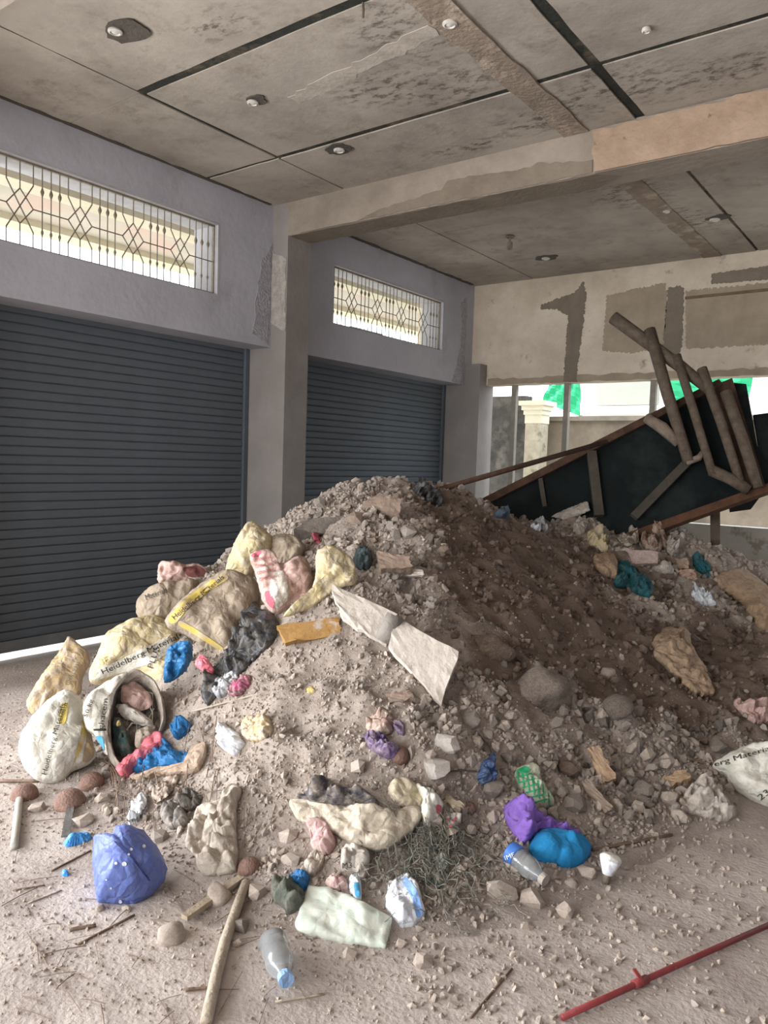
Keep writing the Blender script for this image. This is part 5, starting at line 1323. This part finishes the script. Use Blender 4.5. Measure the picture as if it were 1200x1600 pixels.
def mesh_of(vf, name, materials, smooth=False):
    me = bpy.data.meshes.new(name); me.from_pydata(vf[0].tolist(), [], vf[1]); me.materials.append(materials)
    if smooth: me.polygons.foreach_set('use_smooth', np.ones(len(me.polygons), dtype=bool))
    me.update(); return me
M_PALESTONE = mat('pale_stone', 'b9aca0', 'a3968a', scale=5, bump=.4, rand=.10)
M_GREYSTONE = mat('grey_rubble', '9a9086', '857b72', scale=7, bump=.5, rand=.16)
M_BROWNSTONE = mat('brown_clod', '7d6a5d', '6a5a4f', scale=7, bump=.6, rand=.14)
M_CLOD = mat('cement_clod', 'ac9e92', '8a7d73', scale=9, bump=1.0, bscale=30)
M_EARTHSTONE = mat('earth_covered_stone', '8d7b6d', '6f5f54', scale=6, bump=.9, bscale=22, c3='a08f81', s3=6, k3=(.52, .66))
M_WHITELUMP = mat('white_plaster_lump', 'd0c8be', 'b9b0a6', scale=7, bump=.6)
HERO = [  # px, py, radius px, round?, material, label
    (268, 1465, 25, 1, M_PALESTONE, 'smooth pale pinkish stone on the floor beside the square batten'),
    (341, 1404, 22, 1, M_PALESTONE, 'pale stone lying across the square batten'),
    (400, 1398, 21, 0, M_PALESTONE, 'pale angular stone at the top end of the crooked pole'),
    (377, 1450, 20, 0, M_GREYSTONE, 'grey rough stone on the right of the crooked pole'),
    (372, 1476, 11, 0, M_PALESTONE, 'small pale stone below the grey rough stone'),
    (450, 1310, 19, 0, M_PALESTONE, 'upright pale stone between cream cloth and tarpaulin'),
    (455, 1347, 18, 0, M_PALESTONE, 'pale stone under the pink cloth'),
    (783, 1400, 33, 0, M_PALESTONE, 'broad pinkish stone slab in front of the netting'),
    (829, 1411, 26, 0, M_PALESTONE, 'tall pale stone right of the broad pinkish slab'),
    (883, 1426, 20, 0, M_PALESTONE, 'chipped pale stone at the end of the row below the bottle'),
    (823, 1450, 13, 0, M_PALESTONE, 'small pale stone before the tall pale stone'),
    (660, 1505, 21, 0, M_PALESTONE, 'flat pale stone alone on the floor in front of the sachet'),
    (548, 1494, 16, 0, M_PALESTONE, 'flat stone on the floor below the pale green sack'),
    (627, 1476, 12, 0, M_PALESTONE, 'small stone below the blue striped sachet'),
    (620, 1405, 18, 0, M_GREYSTONE, 'grey stone sitting on the blue striped sachet'),
    (893, 1382, 10, 1, M_PALESTONE, 'small round white stone below the bright blue bundle'),
    (917, 1366, 18, 0, M_PALESTONE, 'pinkish stone between blue bundle and light bulb'),
    (156, 1421, 8, 1, M_PALESTONE, 'little stone at the front of the violet blue bag'),
    (198, 1421, 9, 0, M_PALESTONE, 'flat little stone in front of the violet blue bag'),
    (843, 1088, 46, 0, M_CLOD, 'big cement clod on the right slope of the heap'),
    (965, 1108, 26, 1, M_CLOD, 'flat round clod right of the big cement clod'),
    (957, 1109, 9, 1, M_CLOD, 'small lump sitting beside the flat round clod'),
    (949, 1055, 13, 1, M_PALESTONE, 'round white lump on the dark earth slope'),
    (697, 1168, 27, 0, M_WHITELUMP, 'upper half of the broken white rubble lump'),
    (683, 1206, 28, 0, M_WHITELUMP, 'lower half of the broken white rubble lump'),
    (1046, 1250, 20, 0, M_PALESTONE, 'pale stone in front of the tan brick piece'),
    (1003, 1237, 22, 0, M_GREYSTONE, 'pale grey stone left of the tan brick piece'),
    (1072, 1282, 12, 0, M_PALESTONE, 'small cone shaped stone before the pleated cloth'),
    (1120, 1170, 22, 0, M_GREYSTONE, 'flat grey stone above the cream sack on the right'),
    (760, 1010, 38, 1, M_EARTHSTONE, 'large dusty brown boulder beside the broken plaster slab'),
    (555, 815, 18, 0, M_TANSTONE, 'tan rock right of the grey concrete block'),
    (640, 835, 20, 0, M_GREYSTONE, 'grey rock on the crest slope below the tan slab'),
    (725, 965, 24, 1, M_EARTHSTONE, 'smaller brown rock above the large dusty brown boulder'),
    (885, 1205, 22, 0, M_BROWNSTONE, 'brown slab shaped stone left of the short tan plank'),
    (735, 1130, 22, 0, M_GREYSTONE, 'dusty grey lump over the white rubble'),
    (900, 1262, 26, 0, M_GREYSTONE, 'tan grey stone below the dusty narrow plank'),
    (770, 1235, 24, 0, M_GREYSTONE, 'grey stone under the navy plastic bag'),
    (560, 1200, 20, 0, M_PALESTONE, 'pale stone half sunk in dust left of purple plastic'),
    (130, 1285, 20, 0, M_PALESTONE, 'pale flat stone above the light blue wrapper'),
    (58, 1265, 16, 0, M_PALESTONE, 'pale stone between the brown shells and the tube'),
    (160, 1250, 16, 0, M_PALESTONE, 'knobbly pale lump beside the brown shells'),
    (250, 1310, 18, 0, M_GREYSTONE, 'grey stone beside the grey rag'),
]
rr_ = np.random.default_rng(3)
for i, (px, py, r, rnd_, m, lab) in enumerate(HERO):
    h, nn = cast(px, py); R_ = r / F * depth_of(h)
    vf = round_rock(i + 1, (1, .85, .75), .26 if m is M_EARTHSTONE else .12) if rnd_ else hull(22, 100 + i, (1, .85, .75))
    if m is M_CLOD and not rnd_: vf = round_rock(i + 1, (1, .8, .85), .25)
    o = bpy.data.objects.new('stone', mesh_of(vf, 'stone', m, smooth=bool(rnd_) or m is M_CLOD)); COL.objects.link(o)
    hb = h + _unit(ray(px, py)) * 0
    o.location = (h[0], h[1], h[2] + R_ * (-.25 if m is M_EARTHSTONE else .15)); o.scale = (R_, R_, R_); o.rotation_euler = (rr_.uniform(-.3, .3), rr_.uniform(-.3, .3), rr_.uniform(0, 6.28))
    tag(o, lab, 'stone'); ITEMS.append((lab, np.array([(px - r, py - r), (px + r, py + r)], float)))
    OUTLINES.append(np.array([(px + r * math.cos(a), py + r * math.sin(a)) for a in np.linspace(0, 6.28, 9)[:-1]]))

def inside(px, py, P):
    x, y = P[:, 0], P[:, 1]; x2, y2 = np.roll(x, -1), np.roll(y, -1)
    c = ((y > py) != (y2 > py)) & (px < (x2 - x) * (py - y) / (y2 - y + 1e-9) + x)
    return bool(c.sum() % 2)
BB = [(P[:, 0].min() - 4, P[:, 0].max() + 4, P[:, 1].min() - 4, P[:, 1].max() + 4) for P in OUTLINES]
def covered(px, py):
    for P, b in zip(OUTLINES, BB):
        if b[0] < px < b[1] and b[2] < py < b[3] and inside(px, py, P): return True
    return False
# countable rubble: pieces picked out one by one
ZONES = [  # polygon, count, size range px, materials, label, group
    ([(470, 800), (560, 768), (640, 775), (690, 810), (700, 870), (640, 950), (560, 880), (480, 850)], 62, (7, 15), (M_GREYSTONE, M_TANSTONE, M_GREYSTONE), 'broken grey rubble lump on the crest of the heap', 'rubble on the crest of the heap'),
    ([(640, 930), (720, 930), (800, 1010), (900, 1060), (880, 1120), (760, 1080), (700, 1000)], 24, (6, 13), (M_GREYSTONE, M_BROWNSTONE), 'dusty clod on the brown middle slope of the heap', 'clods on the brown slope'),
    ([(860, 1110), (1000, 1090), (1130, 1130), (1120, 1180), (1060, 1280), (960, 1300), (880, 1270), (860, 1180)], 92, (8, 18), (M_GREYSTONE, M_PALESTONE, M_GREYSTONE, M_CONC), 'grey rubble piece at the right foot of the heap', 'rubble at the right foot of the heap'),
    ([(640, 1090), (850, 1110), (880, 1250), (780, 1260), (640, 1220)], 46, (7, 16), (M_GREYSTONE, M_PALESTONE), 'pale rubble piece on the middle front of the heap', 'rubble on the middle front'),
    ([(380, 1290), (470, 1290), (480, 1390), (400, 1390)], 14, (6, 12), (M_PALESTONE,), 'pale pebble between cream cloth and pink cloth', 'pebbles beside the cream cloth'),
    ([(680, 1300), (800, 1290), (830, 1380), (760, 1440), (620, 1440)], 20, (6, 12), (M_PALESTONE, M_GREYSTONE), 'pale stone around the tangled netting', 'stones around the netting'),
    ([(130, 1190), (250, 1215), (300, 1230), (290, 1300), (150, 1290)], 26, (6, 13), (M_PALESTONE, M_GREYSTONE), 'pale lump between the sacks and violet blue bag', 'lumps below the open sack'),
    ([(900, 850), (1190, 900), (1200, 990), (1060, 980), (960, 930)], 16, (7, 13), (M_BROWNSTONE, M_TANSTONE), 'brown lump among rubbish on the right shoulder', 'lumps on the right shoulder'),
]
PROT = {}; CHUNKS = []; COLN = {'grey_rubble': 'grey', 'tan_plaster_lump': 'tan', 'brown_clod': 'brown', 'pale_stone': 'pale', 'grey_concrete_chunk': 'dark grey'}
for m in (M_GREYSTONE, M_TANSTONE, M_BROWNSTONE, M_PALESTONE, M_CONC):
    PROT[m.name] = [mesh_of(hull(int(rr_.integers(14, 24)), 300 + 17 * k + len(PROT), (1, rr_.uniform(.6, .95), rr_.uniform(.45, .8))), 'rubble_chunk', m) for k in range(6)]
for poly, cnt, (s0, s1), ms, lab, grp in ZONES:
    P = np.array(poly, float); k = 0; tries = 0
    while k < cnt and tries < 4000:
        tries += 1
        px, py = rr_.uniform(P[:, 0].min(), P[:, 0].max()), rr_.uniform(P[:, 1].min(), P[:, 1].max())
        if not inside(px, py, P) or covered(px, py): continue
        h = cast(px, py)
        if h is None: continue
        h, nn = h; R_ = (s0 + (s1 - s0) * rr_.random() ** 2) / F * depth_of(h)
        m = ms[rr_.integers(len(ms))]
        o = bpy.data.objects.new('rubble_chunk', PROT[m.name][rr_.integers(6)]); COL.objects.link(o)
        o.location = h + nn * R_ * .2; o.scale = (R_, R_, R_); o.rotation_euler = rr_.uniform(0, 6.28, 3)
        tag(o, lab, 'rubble', grp); k += 1
        CHUNKS.append((o, px, py, COLN[m.name]))
# the chunks that lie right beside a named thing are told apart by it
import re
def short(l):
    return re.split(r' (?:lying|beside|with|on|over|under|between|in|at|behind|above|below|left|right|standing|nearest|sitting|among|half|wedged|poking|around|alone|bunched|across|before|draped|spilling|of|next|near|along|to|for|from|by|just|bulging|tucked)\\b', l)[0]
from collections import Counter
_cnt = Counter(short(l) for l, _ in ITEMS)
TAKEN = set()
for lab, P in ITEMS:
    sh = short(lab)
    if _cnt[sh] > 1 or len(sh.split()) > 7: continue
    x0, y0 = P.min(0); x1, y1 = P.max(0); cx, cy = P.mean(0)
    for word, test in (('just above', lambda x, y: y < y0 and x0 - 5 < x < x1 + 5), ('just below', lambda x, y: y > y1 and x0 - 5 < x < x1 + 5), ('just left of', lambda x, y: x < x0 and y0 - 5 < y < y1 + 5), ('just right of', lambda x, y: x > x1 and y0 - 5 < y < y1 + 5),
                       ('up and left of', lambda x, y: x < x0 - 5 and y < y0 - 5), ('up and right of', lambda x, y: x > x1 + 5 and y < y0 - 5), ('down and left of', lambda x, y: x < x0 - 5 and y > y1 + 5), ('down and right of', lambda x, y: x > x1 + 5 and y > y1 + 5)):
        best = None
        for i, (o, px, py, col_) in enumerate(CHUNKS):
            if i in TAKEN or not test(px, py): continue
            d = max(x0 - px, px - x1, y0 - py, py - y1)
            if d < 36 and (best is None or d < best[0]): best = (d, i)
        if best:
            TAKEN.add(best[1]); o, px, py, col_ = CHUNKS[best[1]]
            new = '%s rubble chunk %s the %s' % (col_, word, sh)
            if len(new.split()) <= 15: o['label'] = new
# uncountable gravel and chips over the heap and the floor round it
def scatter(name, n, region, smin, smax, material, label, dens, seed, power=3.0, material2=None, material3=None):
    r = np.random.default_rng(seed); protos = [hull(13, 900 + seed * 7 + k, (1, .8, .65)) for k in range(6)]
    VV = []; FF = []; base = 0; made = 0; mi = []
    while made < n:
        x = r.uniform(region[0], region[1]); y = r.uniform(region[2], region[3])
        px, py = to_px((x, y, .2)) if depth_of((x, y, .2)) > .3 else (-1e4, 0)
        if not (-120 < px < 1320): made += 0; 
        if not (-120 < px < 1320) or depth_of((x, y, .2)) < .9: continue
        if r.random() > dens(x, y): continue
        z, nn = ground(x, y)
        s_ = smin + (smax - smin) * r.random() ** power
        if z < .03 and smax > .02: s_ *= .45
        pxy = to_px((x, y, z))
        if pxy[0] < 640 and pxy[1] > 960: s_ *= .62
        if s_ > .008 and covered(*pxy): s_ *= .4
        v, f = protos[r.integers(6)]
        a, b, c = r.uniform(0, 6.28, 3)
        M_ = np.array(Matrix.Rotation(a, 3, 'X') @ Matrix.Rotation(b, 3, 'Y') @ Matrix.Rotation(c, 3, 'Z'))
        VV.append((v @ M_.T) * s_ + np.array([x, y, z + s_ * .25])); FF += [tuple(base + i for i in q) for q in f]
        if material2 is not None: mi += [2 if (material3 is not None and earthy(x, y) > r.uniform(.2, .7) and r.random() < .93) else int(r.random() < .3)] * len(f)
        base += len(v); made += 1
    o = link_mesh(name, np.vstack(VV), FF, [m_ for m_ in (material, material2, material3) if m_ is not None], matidx=mi if mi else None, origin=(0, 0, 0))
    return tag(o, label, 'gravel', kind='stuff')
def earthy(x, y): return float(np.max(np.clip(1.25 - np.hypot(SP[:, 0] - x, SP[:, 1] - y) / SP[:, 2], 0, 1)))
M_GRAV3 = mat('earth_crumbs', '7a695d', '63544a', scale=9, bump=.3)
def dens_heap(x, y):
    e = earthy(x, y)
    z = ground(x, y)[0]
    return (1 - .55 * e) * (1.0 if z > .04 else .25)
M_GRAV = mat('grey_gravel', 'a99e95', '90867d', scale=9, bump=.3)
M_GRAV2 = mat('pale_gravel', 'b8ab9f', 'a39689', scale=9, bump=.3)
scatter('gravel', 30000, (-5.3, 1.4, 1.2, 8.2), .005, .045, M_GRAV, 'loose grey gravel and chips covering the heap', dens_heap, 1, 3.0, M_GRAV2, M_GRAV3)
M_DUSTLUMP = mat('dust_lumps', 'b3a79c', '978b81', scale=12, bump=.4)
scatter('gravel', 22000, (-4.6, -.8, 1.7, 4.6), .004, .020, M_DUSTLUMP, 'small dust coloured lumps over the front of the heap', lambda x, y: (1.0 if ground(x, y)[0] > .015 else .15) * (1 - min(1, 1.3 * earthy(x, y))), 3, 2.0, M_GRAV)
scatter('gravel', 3500, (-5.55, -3.6, 2.3, 4.7), .006, .034, M_DUSTLUMP, 'grey crumbs of mortar on the floor between sacks and shutter', lambda x, y: 1.0 if vnoise(np.array(x), np.array(y), 3.0, 9) > -.2 else .25, 4, 2.6, M_GRAV)
def dens_foot(x, y):
    z = ground(x, y)[0]; c = np.array([-1.9, 2.6]); d = np.hypot(x + 1.9, y - 2.5)
    return np.clip(1.25 - d / 2.6, .12, 1) * (.35 if x > -1.3 and z < .02 else 1) * (1.0 if vnoise(np.array(x), np.array(y), 3.2, 12) > -.1 else .4) * (1 if z < .35 else .3)
scatter('gravel', 15000, (-4.8, .6, .5, 4.6), .002, .017, M_GRAV2, 'fine pale gravel strewn over the dusty floor', dens_foot, 2, 3.2, M_GRAV)
# dry straws and splinters on the floor at the left
sb = MB()
for k in range(100):
    px, py = rr_.uniform(10, 520), rr_.uniform(1330, 1600) if k % 3 else rr_.uniform(1195, 1330)
    if covered(px, py): continue
    h = cast(px, py)[0]; a = rr_.uniform(0, 3.14); L_ = rr_.uniform(.02, .10); d = np.array([math.cos(a), math.sin(a), 0]) * L_
    q0, q1 = h - d, h + d; q0[2] = ground(q0[0], q0[1])[0] + .004; q1[2] = ground(q1[0], q1[1])[0] + .006
    sb.tube([q0, (q0 + q1) / 2 + np.array([0, 0, .003]), q1], rr_.uniform(.0008, .002), 4)
for k in range(70):
    px, py = rr_.uniform(170, 340), rr_.uniform(1150, 1260)
    if covered(px, py): continue
    h = cast(px, py)[0]; a = rr_.normal(2.6, .35); L_ = rr_.uniform(.05, .16); d = np.array([math.cos(a), math.sin(a), 0]) * L_
    q0, q1 = h - d, h + d; q0[2] = ground(q0[0], q0[1])[0] + .01; q1[2] = ground(q1[0], q1[1])[0] + .02
    sb.tube([q0, (q0 + q1) / 2 + np.array([0, 0, .01]), q1], rr_.uniform(.0012, .0028), 4)
tag(sb.build('straw_litter', M_TWIG), 'dry straws and splinters strewn over the floor on the left', 'straw', kind='stuff')
